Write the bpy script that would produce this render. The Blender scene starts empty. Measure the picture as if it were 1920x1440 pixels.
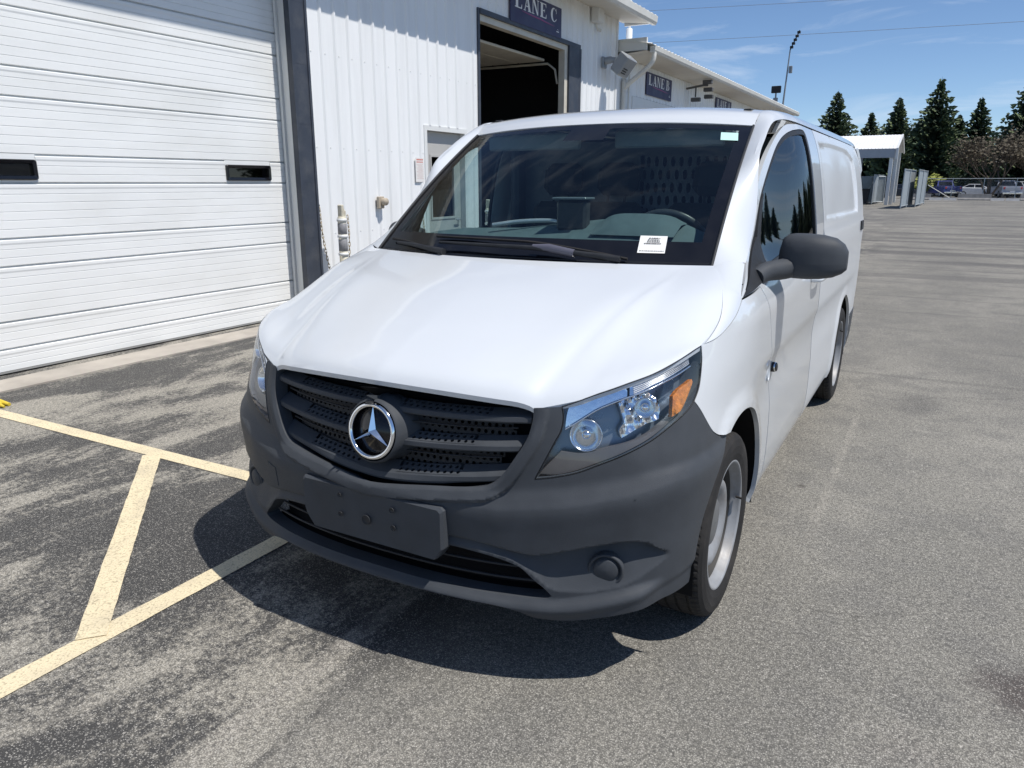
import bpy, bmesh, math, random
import numpy as np
from mathutils import Vector, Matrix
from mathutils.geometry import delaunay_2d_cdt
rnd = random.Random(7)
SC = bpy.context.scene
COL = SC.collection
# ---------------------------------------------------------------- camera
cam_d = bpy.data.cameras.new('camera'); cam = bpy.data.objects.new('camera', cam_d); COL.objects.link(cam)
cam.location = (1.4935, -1.6355, 1.5303)
cam.rotation_euler = (math.pi/2-0.26243, 0, 0.51402)
cam_d.sensor_fit = 'HORIZONTAL'; cam_d.sensor_width = 36; cam_d.lens = 36*1402.5/1920
cam_d.clip_start = .05; cam_d.clip_end = 3000
SC.camera = cam
# ---------------------------------------------------------------- sky and sun
SUN = Vector((.470, .015, .883)).normalized()          # direction towards the sun
wd = bpy.data.worlds.new('World'); SC.world = wd; wd.use_nodes = True
nt = wd.node_tree; nt.nodes.clear()
wo = nt.nodes.new('ShaderNodeOutputWorld'); bg = nt.nodes.new('ShaderNodeBackground')
sky = nt.nodes.new('ShaderNodeTexSky'); sky.sky_type = 'NISHITA'; sky.sun_disc = False
sky.sun_elevation = math.asin(SUN.z); sky.sun_rotation = math.atan2(SUN.x, SUN.y)
sky.altitude = 1200; sky.air_density = .85; sky.dust_density = .05; sky.ozone_density = 5.2
tc = nt.nodes.new('ShaderNodeTexCoord')
# thin high cirrus: stretched noise over the sky directions, mixed in as a paler sky
mp = nt.nodes.new('ShaderNodeMapping'); mp.inputs['Scale'].default_value = (1.6, 1.6, 9.0); mp.inputs['Rotation'].default_value = (.12, .05, .3)
nz = nt.nodes.new('ShaderNodeTexNoise'); nz.inputs['Scale'].default_value = 2.6; nz.inputs['Detail'].default_value = 7; nz.inputs['Roughness'].default_value = .62; nz.inputs['Distortion'].default_value = .8
rp = nt.nodes.new('ShaderNodeValToRGB'); rp.color_ramp.elements[0].position = .51; rp.color_ramp.elements[1].position = .80
mx = nt.nodes.new('ShaderNodeMix'); mx.data_type = 'RGBA'
ml = nt.nodes.new('ShaderNodeMath'); ml.operation = 'MULTIPLY'; ml.inputs[1].default_value = .60
L = nt.links
L.new(tc.outputs['Generated'], mp.inputs[0]); L.new(mp.outputs[0], nz.inputs['Vector']); L.new(nz.outputs[0], rp.inputs[0])
L.new(rp.outputs[0], ml.inputs[0]); L.new(ml.outputs[0], mx.inputs[0]); L.new(sky.outputs[0], mx.inputs[6])
mx.inputs[7].default_value = (6.5, 7.2, 8.2, 1)
L.new(mx.outputs[2], bg.inputs[0]); bg.inputs[1].default_value = .098
L.new(bg.outputs[0], wo.inputs[0])
sun_d = bpy.data.lights.new('sun', 'SUN'); sun_d.energy = 3.8; sun_d.angle = math.radians(.53); sun_d.color = (1, .955, .89)
sun = bpy.data.objects.new('sun', sun_d); COL.objects.link(sun); sun.rotation_euler = SUN.to_track_quat('Z', 'Y').to_euler(); sun.location = (20, 0, 40)
SC.view_settings.view_transform = 'Standard'; SC.view_settings.look = 'None'; SC.view_settings.gamma = 1; SC.view_settings.use_curve_mapping = False
SC.view_settings.exposure = .33
SC.render.engine = 'CYCLES'
SC.cycles.max_bounces = 8; SC.cycles.transparent_max_bounces = 16; SC.cycles.use_denoising = True
try: SC.cycles.denoiser = 'OPENIMAGEDENOISE'
except Exception: pass
SC.cycles.caustics_reflective = False; SC.cycles.caustics_refractive = False
# ---------------------------------------------------------------- helpers
def tagit(o, label=None, cat=None, group=None, kind=None):
    if label: o['label'] = label
    if cat: o['category'] = cat
    if group: o['group'] = group
    if kind: o['kind'] = kind
    return o
def empty(name, loc=(0, 0, 0), rz=0, label=None, cat=None, group=None):
    o = bpy.data.objects.new(name, None); COL.objects.link(o); o.location = loc; o.rotation_euler = (0, 0, rz); o.empty_display_size = .2
    return tagit(o, label, cat, group)
def put(name, mesh, parent=None, loc=(0, 0, 0), rot=(0, 0, 0), **kw):
    o = bpy.data.objects.new(name, mesh); COL.objects.link(o); o.location = loc; o.rotation_euler = rot
    if parent: o.parent = parent
    return tagit(o, **kw)
def copy_tree(o, parent=None, **kw):
    c = o.copy(); COL.objects.link(c)
    if parent: c.parent = parent
    for ch in o.children: copy_tree(ch, c)
    return tagit(c, **kw)
class MB:
    """mesh collector"""
    def __init__(s): s.v = []; s.f = []; s.m = []; s.sm = []
    def add(s, V, F, mi=0, smooth=False):
        n = len(s.v); s.v += [tuple(map(float, p)) for p in V]; s.f += [tuple(int(i)+n for i in f) for f in F]
        s.m += [mi]*len(F); s.sm += [smooth]*len(F); return s
    def box(s, lo, hi, mi=0, M=None):
        (a, b, c), (d, e, f) = lo, hi
        V = [(a, b, c), (d, b, c), (d, e, c), (a, e, c), (a, b, f), (d, b, f), (d, e, f), (a, e, f)]
        if M is not None: V = [M @ Vector(p) for p in V]
        return s.add(V, [(0, 3, 2, 1), (4, 5, 6, 7), (0, 1, 5, 4), (1, 2, 6, 5), (2, 3, 7, 6), (3, 0, 4, 7)], mi)
    def bbox(s, lo, hi, b=.005, mi=0, M=None):
        """box with chamfered edges"""
        lo, hi = np.array(lo, float), np.array(hi, float); V = []
        for cx in (0, 1):
            for cy in (0, 1):
                for cz in (0, 1):
                    c = np.where([cx, cy, cz], hi, lo); i = np.where([cx, cy, cz], -b, b)
                    V += [c+i*[0, 1, 1], c+i*[1, 0, 1], c+i*[1, 1, 0]]
        bm = bmesh.new(); [bm.verts.new(p) for p in V]; r = bmesh.ops.convex_hull(bm, input=bm.verts)
        bm.verts.index_update(); VV = [v.co.copy() for v in bm.verts]; FF = [[v.index for v in f.verts] for f in bm.faces]; bm.free()
        if M is not None: VV = [M @ v for v in VV]
        return s.add(VV, FF, mi)
    def tube(s, pts, r, n=8, mi=0, cap=True, smooth=True):
        pts = [Vector(p) for p in pts]; rs = r if hasattr(r, '__len__') else [r]*len(pts); V = []; F = []
        t0 = (pts[1]-pts[0]).normalized(); u = t0.orthogonal().normalized()
        for i, p in enumerate(pts):
            t = (pts[min(i+1, len(pts)-1)]-pts[max(i-1, 0)]).normalized(); u = (u-t*u.dot(t)).normalized(); w = t.cross(u)
            V += [p+(u*math.cos(2*math.pi*k/n)+w*math.sin(2*math.pi*k/n))*rs[i] for k in range(n)]
        for i in range(len(pts)-1):
            for k in range(n): F.append((i*n+k, i*n+(k+1) % n, (i+1)*n+(k+1) % n, (i+1)*n+k))
        s.add(V, F, mi, smooth)
        if cap:
            s.add(V[:n], [tuple(range(n))[::-1]], mi); s.add(V[-n:], [tuple(range(n))], mi)
        return s
    def lathe(s, prof, n=48, mi=0, M=None, a0=0, a1=2*math.pi, smooth=True):
        """prof: (r, h) pairs, axis +Z"""
        V = []; F = []; full = abs(a1-a0-2*math.pi) < 1e-6; m = n if full else n+1
        for (r, h) in prof:
            for k in range(m):
                a = a0+(a1-a0)*k/n; p = Vector((r*math.cos(a), r*math.sin(a), h)); V.append(M @ p if M is not None else p)
        for i in range(len(prof)-1):
            for k in range(n):
                k2 = (k+1) % m; F.append((i*m+k, i*m+k2, (i+1)*m+k2, (i+1)*m+k))
        return s.add(V, F, mi, smooth)
    def prism(s, poly, axis, a, b, mi=0):
        """extrude a 2D polygon along an axis; poly gives the two other coordinates in order"""
        def P(p, h):
            q = list(p); q.insert(axis, h); return q
        n = len(poly); V = [P(p, a) for p in poly]+[P(p, b) for p in poly]
        F = [tuple(range(n)), tuple(range(2*n-1, n-1, -1))]+[((i+1) % n, i, n+i, n+(i+1) % n) for i in range(n)]
        return s.add(V, F, mi)
    def grid(s, G, mi=0, smooth=True, flip=False):
        G = np.asarray(G, float); a, b = G.shape[:2]; V = G.reshape(-1, 3)
        F = [(i*b+j, i*b+j+1, (i+1)*b+j+1, (i+1)*b+j) for i in range(a-1) for j in range(b-1)]
        if flip: F = [f[::-1] for f in F]
        return s.add(V, F, mi, smooth)
    def mesh(s, name, mats, fix=False):
        me = bpy.data.meshes.new(name); me.from_pydata(s.v, [], s.f)
        for m in (mats if isinstance(mats, (list, tuple)) else [mats]): me.materials.append(m)
        me.polygons.foreach_set('material_index', s.m); me.polygons.foreach_set('use_smooth', s.sm)
        if fix:
            bm = bmesh.new(); bm.from_mesh(me); bmesh.ops.recalc_face_normals(bm, faces=bm.faces); bm.to_mesh(me); bm.free()
        me.update(); return me
    def obj(s, name, mats, parent=None, fix=True, loc=(0, 0, 0), rot=(0, 0, 0), **kw):
        return put(name, s.mesh(name, mats, fix), parent, loc, rot, **kw)
# ---------------------------------------------------------------- materials
def mat(name, col, rough=.5, metal=0, spec=.5, noise=0, nscale=8, bump=0, bscale=200, coat=0, coatr=.05, dirt=None, dscale=1.5, damt=.3, alpha=1, trans=0, emis=None, stretch=(1, 1, 1)):
    m = bpy.data.materials.new(name); m.use_nodes = True; t = m.node_tree; p = t.nodes['Principled BSDF']
    c = tuple(col)+(1,) if len(col) == 3 else tuple(col)
    p.inputs['Base Color'].default_value = c; p.inputs['Roughness'].default_value = rough; p.inputs['Metallic'].default_value = metal
    p.inputs['Specular IOR Level'].default_value = spec; p.inputs['Coat Weight'].default_value = coat; p.inputs['Coat Roughness'].default_value = coatr
    p.inputs['Alpha'].default_value = alpha; p.inputs['Transmission Weight'].default_value = trans
    if noise or bump or dirt:
        co = t.nodes.new('ShaderNodeTexCoord'); mpn = t.nodes.new('ShaderNodeMapping'); mpn.inputs['Scale'].default_value = stretch; t.links.new(co.outputs['Object'], mpn.inputs[0])
        out = None
        if noise:
            n = t.nodes.new('ShaderNodeTexNoise'); n.inputs['Scale'].default_value = nscale; n.inputs['Detail'].default_value = 6; t.links.new(mpn.outputs[0], n.inputs['Vector'])
            r = t.nodes.new('ShaderNodeMapRange'); r.inputs[1].default_value = .3; r.inputs[2].default_value = .7; r.inputs[3].default_value = 1-noise; r.inputs[4].default_value = 1+noise; t.links.new(n.outputs[0], r.inputs[0])
            x = t.nodes.new('ShaderNodeMix'); x.data_type = 'RGBA'; x.blend_type = 'MULTIPLY'; x.inputs[0].default_value = 1; x.inputs[6].default_value = c; t.links.new(r.outputs[0], x.inputs[7]); out = x.outputs[2]
            rr = t.nodes.new('ShaderNodeMapRange'); rr.inputs[1].default_value = .3; rr.inputs[2].default_value = .7; rr.inputs[3].default_value = max(0, rough-.08); rr.inputs[4].default_value = min(1, rough+.08); t.links.new(n.outputs[0], rr.inputs[0]); t.links.new(rr.outputs[0], p.inputs['Roughness'])
        if dirt:
            n = t.nodes.new('ShaderNodeTexNoise'); n.inputs['Scale'].default_value = dscale; n.inputs['Detail'].default_value = 8; n.inputs['Roughness'].default_value = .65; t.links.new(mpn.outputs[0], n.inputs['Vector'])
            r = t.nodes.new('ShaderNodeMapRange'); r.inputs[1].default_value = .48; r.inputs[2].default_value = .72; r.inputs[3].default_value = 0; r.inputs[4].default_value = damt; t.links.new(n.outputs[0], r.inputs[0])
            x = t.nodes.new('ShaderNodeMix'); x.data_type = 'RGBA'; x.inputs[6].default_value = c
            if out: t.links.new(out, x.inputs[6])
            x.inputs[7].default_value = tuple(dirt)+(1,); t.links.new(r.outputs[0], x.inputs[0]); out = x.outputs[2]
        if out: t.links.new(out, p.inputs['Base Color'])
        if bump:
            n = t.nodes.new('ShaderNodeTexNoise'); n.inputs['Scale'].default_value = bscale; n.inputs['Detail'].default_value = 3; t.links.new(mpn.outputs[0], n.inputs['Vector'])
            b = t.nodes.new('ShaderNodeBump'); b.inputs['Strength'].default_value = bump; b.inputs['Distance'].default_value = .004; t.links.new(n.outputs[0], b.inputs['Height']); t.links.new(b.outputs[0], p.inputs['Normal'])
    if emis:
        p.inputs['Emission Color'].default_value = tuple(emis[:3])+(1,); p.inputs['Emission Strength'].default_value = emis[3]
    return m
def glass(name, tint, refl=1.0, rough=.02):
    """thin glazing: tinted see-through with a Fresnel reflection"""
    m = bpy.data.materials.new(name); m.use_nodes = True; t = m.node_tree; t.nodes.clear()
    o = t.nodes.new('ShaderNodeOutputMaterial'); a = t.nodes.new('ShaderNodeBsdfTransparent'); g = t.nodes.new('ShaderNodeBsdfGlossy'); x = t.nodes.new('ShaderNodeMixShader'); f = t.nodes.new('ShaderNodeFresnel')
    t.nodes.remove(f)
    a.inputs[0].default_value = tuple(tint)+(1,); g.inputs['Roughness'].default_value = rough; lw = t.nodes.new('ShaderNodeLayerWeight'); lw.inputs[0].default_value = .5
    pw = t.nodes.new('ShaderNodeMath'); pw.operation = 'POWER'; pw.inputs[1].default_value = 5; t.links.new(lw.outputs['Facing'], pw.inputs[0])
    mm = t.nodes.new('ShaderNodeMath'); mm.operation = 'MULTIPLY_ADD'; mm.inputs[1].default_value = 1-.043*refl; mm.inputs[2].default_value = .043*refl; mm.use_clamp = True
    t.links.new(pw.outputs[0], mm.inputs[0]); t.links.new(mm.outputs[0], x.inputs[0]); t.links.new(a.outputs[0], x.inputs[1]); t.links.new(g.outputs[0], x.inputs[2]); t.links.new(x.outputs[0], o.inputs[0])
    return m
MT = {}
def M_(k, *a, **kw):
    if k not in MT: MT[k] = mat(k, *a, **kw)
    return MT[k]
M_('white_paint', (.655, .685, .715), .30, coat=1.0, coatr=.03, dirt=(.55, .56, .56), dscale=2.2, damt=.10)
M_('white_paint_dull', (.66, .685, .71), .38, coat=.5, coatr=.08, dirt=(.55, .56, .58), dscale=3, damt=.18)
M_('bumper_plastic', (.060, .066, .075), .48, spec=.16, noise=.12, nscale=9, bump=.25, bscale=700)
M_('dark_plastic', (.030, .032, .036), .5, spec=.22, noise=.15, nscale=20, bump=.2, bscale=700)
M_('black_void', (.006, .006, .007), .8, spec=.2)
M_('gloss_black', (.008, .008, .010), .12, spec=.5, noise=.1, nscale=10)
M_('chrome', (.80, .82, .85), .10, 1, noise=.03, nscale=30)
M_('reflector', (.80, .83, .87), .14, 1, bump=.12, bscale=60)
M_('rubber', (.022, .021, .021), .78, spec=.3, noise=.25, nscale=14, bump=.4, bscale=350, dirt=(.07, .063, .055), dscale=6, damt=.45)
M_('rim_silver', (.29, .30, .315), .55, .2, noise=.06, nscale=25, dirt=(.16, .13, .10), dscale=7, damt=.5)
M_('rim_dark', (.05, .048, .045), .7, .2, noise=.2, nscale=12)
M_('silver_paint', (.50, .51, .53), .38, .65, noise=.06, nscale=25, dirt=(.22, .18, .14), dscale=7, damt=.35)
M_('amber', (.62, .19, .012), .25, spec=.6, noise=.35, nscale=60, bump=1.0, bscale=110, coat=.6)
M_('interior_dark', (.045, .052, .062), .75, spec=.3, noise=.12, nscale=15)
M_('dash', (.070, .098, .108), .7, spec=.35, noise=.1, nscale=25, bump=.3, bscale=500)
M_('seat_cloth', (.022, .023, .027), .9, noise=.2, nscale=60)
M_('paper', (.80, .80, .78), .7, noise=.03, nscale=30)
M_('ink', (.03, .03, .035), .7)
GL = dict(wind=glass('windscreen_glass', (.82, .95, .93), 1.6), side=glass('door_glass', (.55, .66, .68), 2.2), lens=glass('lamp_lens', (.95, .97, .99), 1.1))
# ---------------------------------------------------------------- van skin: one wrapped surface B(s, z)
import numpy as np
def crs(pts, n=40):
    """centripetal-free Catmull-Rom through pts"""
    P = np.array(pts, float); P = np.vstack([2*P[0]-P[1], P, 2*P[-1]-P[-2]])
    out = []
    for i in range(1, len(P)-2):
        t = np.linspace(0, 1, n, endpoint=False)[:, None]
        a, b, c, d = P[i-1], P[i], P[i+1], P[i+2]
        out.append(0.5*((2*b)+(c-a)*t+(2*a-5*b+4*c-d)*t*t+(3*b-a-3*c+d)*t**3))
    out.append(P[-2][None]); return np.vstack(out)
def pch(xs, ys):
    """monotone cubic interpolator"""
    xs = np.array(xs, float); ys = np.array(ys, float); h = np.diff(xs); d = np.diff(ys)/h
    m = np.zeros(len(xs)); m[0] = d[0]; m[-1] = d[-1]
    for i in range(1, len(xs)-1):
        m[i] = 0 if d[i-1]*d[i] <= 0 else 3*(h[i-1]+h[i])/((2*h[i]+h[i-1])/d[i-1]+(h[i]+2*h[i-1])/d[i])
    def f(x):
        x = np.clip(np.asarray(x, float), xs[0], xs[-1]); k = np.clip(np.searchsorted(xs, x)-1, 0, len(xs)-2)
        t = (x-xs[k])/h[k]
        return ((1+2*t)*(1-t)**2*ys[k]+t*(1-t)**2*h[k]*m[k]+t*t*(3-2*t)*ys[k+1]+t*t*(t-1)*h[k]*m[k+1])
    return f
def sst(a, b, x):
    t = np.clip((np.asarray(x, float)-a)/(b-a), 0, 1); return t*t*(3-2*t)
PLAN = crs([(0, .100), (.15, .104), (.3, .118), (.45, .145), (.6, .192), (.71, .243), (.80, .298), (.875, .37), (.922, .45), (.948, .55), (.959, .67), (.963, .80), (.965, 1.0), (.966, 1.4), (.966, 2.2), (.964, 3.2), (.962, 4.2), (.957, 4.7), (.944, 5.0), (.90, 5.09), (.8, 5.125), (.5, 5.14), (0, 5.145)], 40)
_seg = np.linalg.norm(np.diff(PLAN, axis=0), axis=1); PS = np.concatenate([[0], np.cumsum(_seg)])
_tan = np.gradient(PLAN, axis=0); _tan /= np.linalg.norm(_tan, axis=1)[:, None]
PN = np.stack([_tan[:, 1], -_tan[:, 0]], 1)      # outward
SMAX = PS[-1]
front_off = pch([.0, .20, .24, .30, .40, .50, .555, .575, .60, .635, .66, .70, .80, .90, 1.0, 1.1, 1.2], [-.05, -.03, -.005, .006, .010, .018, .0225, .0205, .0085, -.0085, -.0115, -.0155, -.030, -.052, -.085, -.13, -.19])
side_off = pch([.0, .24, .32, .45, .60, .74, .83, .885, .92, 1.02, 1.10, 1.20, 1.29, 1.45, 1.638, 1.72, 1.778, 1.82, 1.855, 1.872], [-.05, -.040, -.020, -.012, -.012, -.018, -.012, .000, .000, -.002, -.004, -.007, -.013, -.036, -.073, -.098, -.122, -.144, -.178, -.22])
side_plain = pch([.0, .24, .32, .45, .60, .885, .92, 1.02, 1.10, 1.20, 1.29, 1.45, 1.638, 1.72, 1.778, 1.82, 1.855, 1.872], [-.05, -.040, -.020, -.012, -.006, .000, .000, -.002, -.004, -.007, -.013, -.036, -.073, -.098, -.122, -.144, -.178, -.22])
rear_off = pch([0, .3, .5, 1.0, 1.3, 1.6, 1.8, 1.872], [-.04, -.02, 0, -.005, -.025, -.06, -.10, -.16])
def B(s, z):
    s = np.asarray(s, float); z = np.asarray(z, float)
    x = np.interp(s, PS, PLAN[:, 0]); y = np.interp(s, PS, PLAN[:, 1])
    nx = np.interp(s, PS, PN[:, 0]); ny = np.interp(s, PS, PN[:, 1])
    w = sst(.30, 1.2, y)*(1-sst(.80, .95, z))+sst(.30, 1.15, y)*sst(.80, .95, z); wc = sst(1.0, 1.5, y)*(1-sst(4.2, 4.9, y)); wr = sst(.35, .93, 1-np.abs(nx))*(y > 2.5)
    so = side_plain(z)*(1-wc)+side_off(z)*wc
    zc = np.interp(x, [0, .45, .63, .8, .9, .96], [.017, .013, .038, .075, .105, .11])
    zf = z-zc*sst(.38, .52, z)*(1-sst(.70, .84, z))
    o = front_off(zf)*(1-w)+so*w
    o = o-.098*sst(1.06, 1.32, z)*(1-sst(1.5, 2.4, y))*(y < 2.5)*(nx > .3)
    o = o*(1-wr)+rear_off(z)*wr
    return np.stack([x+nx*o, y+ny*o, z+0*x], -1)
def s_at_y(y):
    k = len(PS); i = np.argmax(PLAN[:, 1] > y); 
    return float(np.interp(y, PLAN[:900 if k > 900 else k, 1], PS[:900 if k > 900 else k]))
def s_at_x(x):
    m = PLAN[:, 0][:360]; return float(np.interp(x, m, PS[:360]))
# ---------------------------------------------------------------- ground
def N(t, k, **kw):
    n = t.nodes.new(k)
    for a, b in kw.items(): setattr(n, a, b)
    return n
def asphalt():
    m = bpy.data.materials.new('asphalt'); m.use_nodes = True; t = m.node_tree; p = t.nodes['Principled BSDF']; l = t.links
    g = N(t, 'ShaderNodeNewGeometry'); pos = g.outputs['Position']
    def noise(sc, det=5, rough=.6, stretch=None, rot=0, dist=0):
        n = N(t, 'ShaderNodeTexNoise'); n.inputs['Scale'].default_value = sc; n.inputs['Detail'].default_value = det; n.inputs['Roughness'].default_value = rough; n.inputs['Distortion'].default_value = dist
        mp_ = N(t, 'ShaderNodeMapping'); mp_.inputs['Scale'].default_value = stretch or (1, 1, 1); mp_.inputs['Rotation'].default_value = (0, 0, rot); l.new(pos, mp_.inputs[0]); l.new(mp_.outputs[0], n.inputs['Vector']); return n.outputs[0]
    def rng(x, a, b, c, d, sm=False):
        n = N(t, 'ShaderNodeMapRange'); n.interpolation_type = 'SMOOTHSTEP' if sm else 'LINEAR'
        for i, v in enumerate((a, b, c, d)): n.inputs[i+1].default_value = v
        l.new(x, n.inputs[0]); return n.outputs[0]
    def math_(op, a, b=None):
        n = N(t, 'ShaderNodeMath', operation=op)
        for i, v in enumerate((a, b)):
            if v is None: continue
            if isinstance(v, (int, float)): n.inputs[i].default_value = v
            else: l.new(v, n.inputs[i])
        return n.outputs[0]
    def mix(f, a, b, bl='MIX'):
        n = N(t, 'ShaderNodeMix', data_type='RGBA', blend_type=bl)
        for i, v in ((0, f), (6, a), (7, b)):
            if isinstance(v, (int, float)): n.inputs[i].default_value = v
            elif isinstance(v, tuple): n.inputs[i].default_value = v+(1,)
            else: l.new(v, n.inputs[i])
        return n.outputs[2]
    sx = N(t, 'ShaderNodeSeparateXYZ'); l.new(pos, sx.inputs[0]); X, Y = sx.outputs[0], sx.outputs[1]
    # old pale surface right of the seam, worn black sealer to the left of it
    wob = noise(.8, 5, .65); seam = math_('ADD', X, math_('MULTIPLY', math_('SUBTRACT', wob, .5), 1.1))
    left = rng(seam, -.15, .35, 1, 0, True)
    far = rng(Y, 9, 26, 1, .25, True); left = math_('MULTIPLY', left, far)
    patch = noise(1.25, 8, .66, (1.0, .42, 1), .62, .5); fine = noise(9, 6, .72); mid = noise(3.2, 6, .7, (1, .5, 1), .5)
    wsum = math_('ADD', math_('MULTIPLY', patch, .55), math_('ADD', math_('MULTIPLY', mid, .22), math_('MULTIPLY', noise(38, 4, .8), .23)))
    worn = rng(wsum, .47, .54, 0, 1, True)
    sealed = mix(worn, (.045, .045, .046), (.46, .43, .365))
    m1 = noise(.45, 7, .62, (1, .5, 1)); pale = mix(rng(m1, .35, .65, 0, 1, True), (.245, .235, .205), (.385, .365, .315))
    m3 = noise(2.6, 6, .7); pale = mix(rng(m3, .46, .60, 0, .60, True), pale, (.205, .198, .180))
    tr = noise(.55, 7, .66, (.16, 1.9, 1), .06, .4); bands = math_('MULTIPLY', rng(tr, .47, .58, 0, .85, True), rng(Y, 8, 16, 0, 1, True)); pale = mix(bands, pale, (.110, .105, .103))
    tr2 = noise(1.3, 5, .6, (.14, 2.4, 1), -.09); pale = mix(math_('MULTIPLY', rng(tr2, .58, .66, 0, .6, True), rng(Y, 10, 20, 0, 1, True)), pale, (.44, .415, .37))
    arcs = noise(.9, 3, .5, (.10, 3.4, 1), .13); pale = mix(math_('MULTIPLY', rng(arcs, .625, .64, 0, .5, True), math_('MULTIPLY', rng(Y, 3.5, 6, 0, 1, True), rng(Y, 12, 18, 1, 0, True))), pale, (.10, .097, .092))
    tone = mix(left, pale, sealed)
    def blob(cx, cy, r0, r1, amt, wsc=4, ex=1.0):
        dx = math_('SUBTRACT', X, cx); dy = math_('MULTIPLY', math_('SUBTRACT', Y, cy), ex); d = math_('SQRT', math_('ADD', math_('MULTIPLY', dx, dx), math_('MULTIPLY', dy, dy)))
        d = math_('ADD', d, math_('MULTIPLY', math_('SUBTRACT', noise(wsc, 6, .7), .5), r1*1.6)); return rng(d, r0, r1, amt, 0, True)
    for args, col in (((1.95, .86, .05, .24, .85, 6), (.060, .042, .040)), ((1.50, 4.30, .02, .20, .55, 4, .45), (.10, .098, .095)), ((1.02, 2.28, .0, .035, .8, 20), (.045, .035, .03)), ((1.35, 2.95, .0, .03, .6, 20), (.07, .06, .05)), ((-2.3, 1.9, .1, .55, .35, 3), (.36, .33, .28)), ((.4, -.45, .05, .4, .30, 4), (.35, .325, .285)), ((2.0, .0, .05, .7, .30, 3), (.36, .29, .275)), ((2.05, 1.35, .0, .06, .8, 12), (.07, .06, .055)), ((2.08, 1.55, .0, .05, .8, 12), (.07, .06, .055))):
        tone = mix(blob(*args), tone, col)
    # faint old line marks scraped away, and a seam of raked binder
    def stripe(cx, w, y0, y1, amt, col, t_):
        e = math_('ABSOLUTE', math_('SUBTRACT', math_('ADD', X, math_('MULTIPLY', math_('SUBTRACT', noise(5, 5, .7), .5), w*.8)), cx)); k = math_('MULTIPLY', rng(e, w*.35, w, amt, 0, True), math_('MULTIPLY', rng(Y, y0, y0+.4, 0, 1), rng(Y, y1-.5, y1, 1, 0)))
        return mix(math_('MULTIPLY', k, rng(noise(8, 5, .7), .40, .60, .15, 1)), t_, col)
    tone = stripe(1.15, .030, 1.5, 4.1, .55, (.46, .43, .37), tone); tone = stripe(-.11, .055, -1.0, .9, .75, (.44, .41, .36), tone); tone = stripe(.05, .02, -1.5, 1.5, .7, (.07, .068, .066), tone)
    # stone chips in the binder
    vo = N(t, 'ShaderNodeTexVoronoi'); vo.inputs['Scale'].default_value = 210; l.new(pos, vo.inputs['Vector'])
    vs_ = N(t, 'ShaderNodeSeparateColor'); l.new(vo.outputs['Color'], vs_.inputs[0])
    vb = N(t, 'ShaderNodeTexVoronoi'); vb.inputs['Scale'].default_value = 80; l.new(pos, vb.inputs['Vector']); vbs = N(t, 'ShaderNodeSeparateColor'); l.new(vb.outputs['Color'], vbs.inputs[0])
    chip = math_('MULTIPLY', rng(vs_.outputs[0], .35, .95, 0, 1), rng(vo.outputs['Distance'], .30, .55, 1, 0))
    gap_ = rng(vo.outputs['Distance'], .38, .66, 0, 1); n2 = noise(230, 3, .7); n3 = noise(60, 5, .8)
    c = mix(rng(n3, .40, .56, .62, 0), tone, (.07, .068, .064))
    c = mix(math_('MULTIPLY', gap_, .55), c, (.06, .058, .055))
    chipc = mix(vs_.outputs[1], (.72, .69, .62), (.30, .29, .27))
    c = mix(math_('MULTIPLY', chip, rng(left, 0, 1, .55, .62)), c, chipc)
    big = math_('MULTIPLY', rng(vbs.outputs[0], .86, .93, 0, 1), rng(vb.outputs['Distance'], .28, .40, .55, 0)); c = mix(big, c, mix(vbs.outputs[1], (.55, .52, .47), (.10, .095, .09)))
    # hairline cracks
    wv = N(t, 'ShaderNodeTexVoronoi', feature='DISTANCE_TO_EDGE'); wv.inputs['Scale'].default_value = .55; wp_ = N(t, 'ShaderNodeVectorMath', operation='ADD'); nn = N(t, 'ShaderNodeTexNoise'); nn.inputs['Scale'].default_value = 3.0; nn.inputs['Detail'].default_value = 8; nn.inputs['Roughness'].default_value = .7; l.new(pos, nn.inputs['Vector'])
    sc_ = N(t, 'ShaderNodeVectorMath', operation='SCALE'); sc_.inputs[3].default_value = .30; l.new(nn.outputs['Color'], sc_.inputs[0]); l.new(pos, wp_.inputs[0]); l.new(sc_.outputs[0], wp_.inputs[1]); l.new(wp_.outputs[0], wv.inputs['Vector'])
    crack = math_('MULTIPLY', rng(wv.outputs['Distance'], .0012, .0040, 1, 0), rng(noise(.7, 3), .50, .62, 0, .35, True)); crack = math_('MULTIPLY', crack, rng(Y, 5, 9, 1, 0))
    c = mix(crack, c, (.022, .021, .02))
    scuff = rng(noise(1.9, 7, .7, (.22, 3.0, 1), -.60), .62, .74, 0, .32, True); c = mix(scuff, c, (.40, .375, .33))
    l.new(c, p.inputs['Base Color']); p.inputs['Specular IOR Level'].default_value = .3
    l.new(rng(n2, .3, .7, .78, .95), p.inputs['Roughness'])
    b = N(t, 'ShaderNodeBump'); b.inputs['Strength'].default_value = .32; b.inputs['Distance'].default_value = .003
    h = math_('ADD', math_('MULTIPLY', gap_, -1.0), math_('MULTIPLY', n2, .6)); l.new(h, b.inputs['Height']); l.new(b.outputs[0], p.inputs['Normal'])
    return m
ASPH = asphalt()
mb = MB(); mb.add([(-400, -300, 0), (400, -300, 0), (400, 900, 0), (-400, 900, 0)], [(0, 1, 2, 3)]); mb.obj('ground', ASPH, kind='structure')
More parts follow.
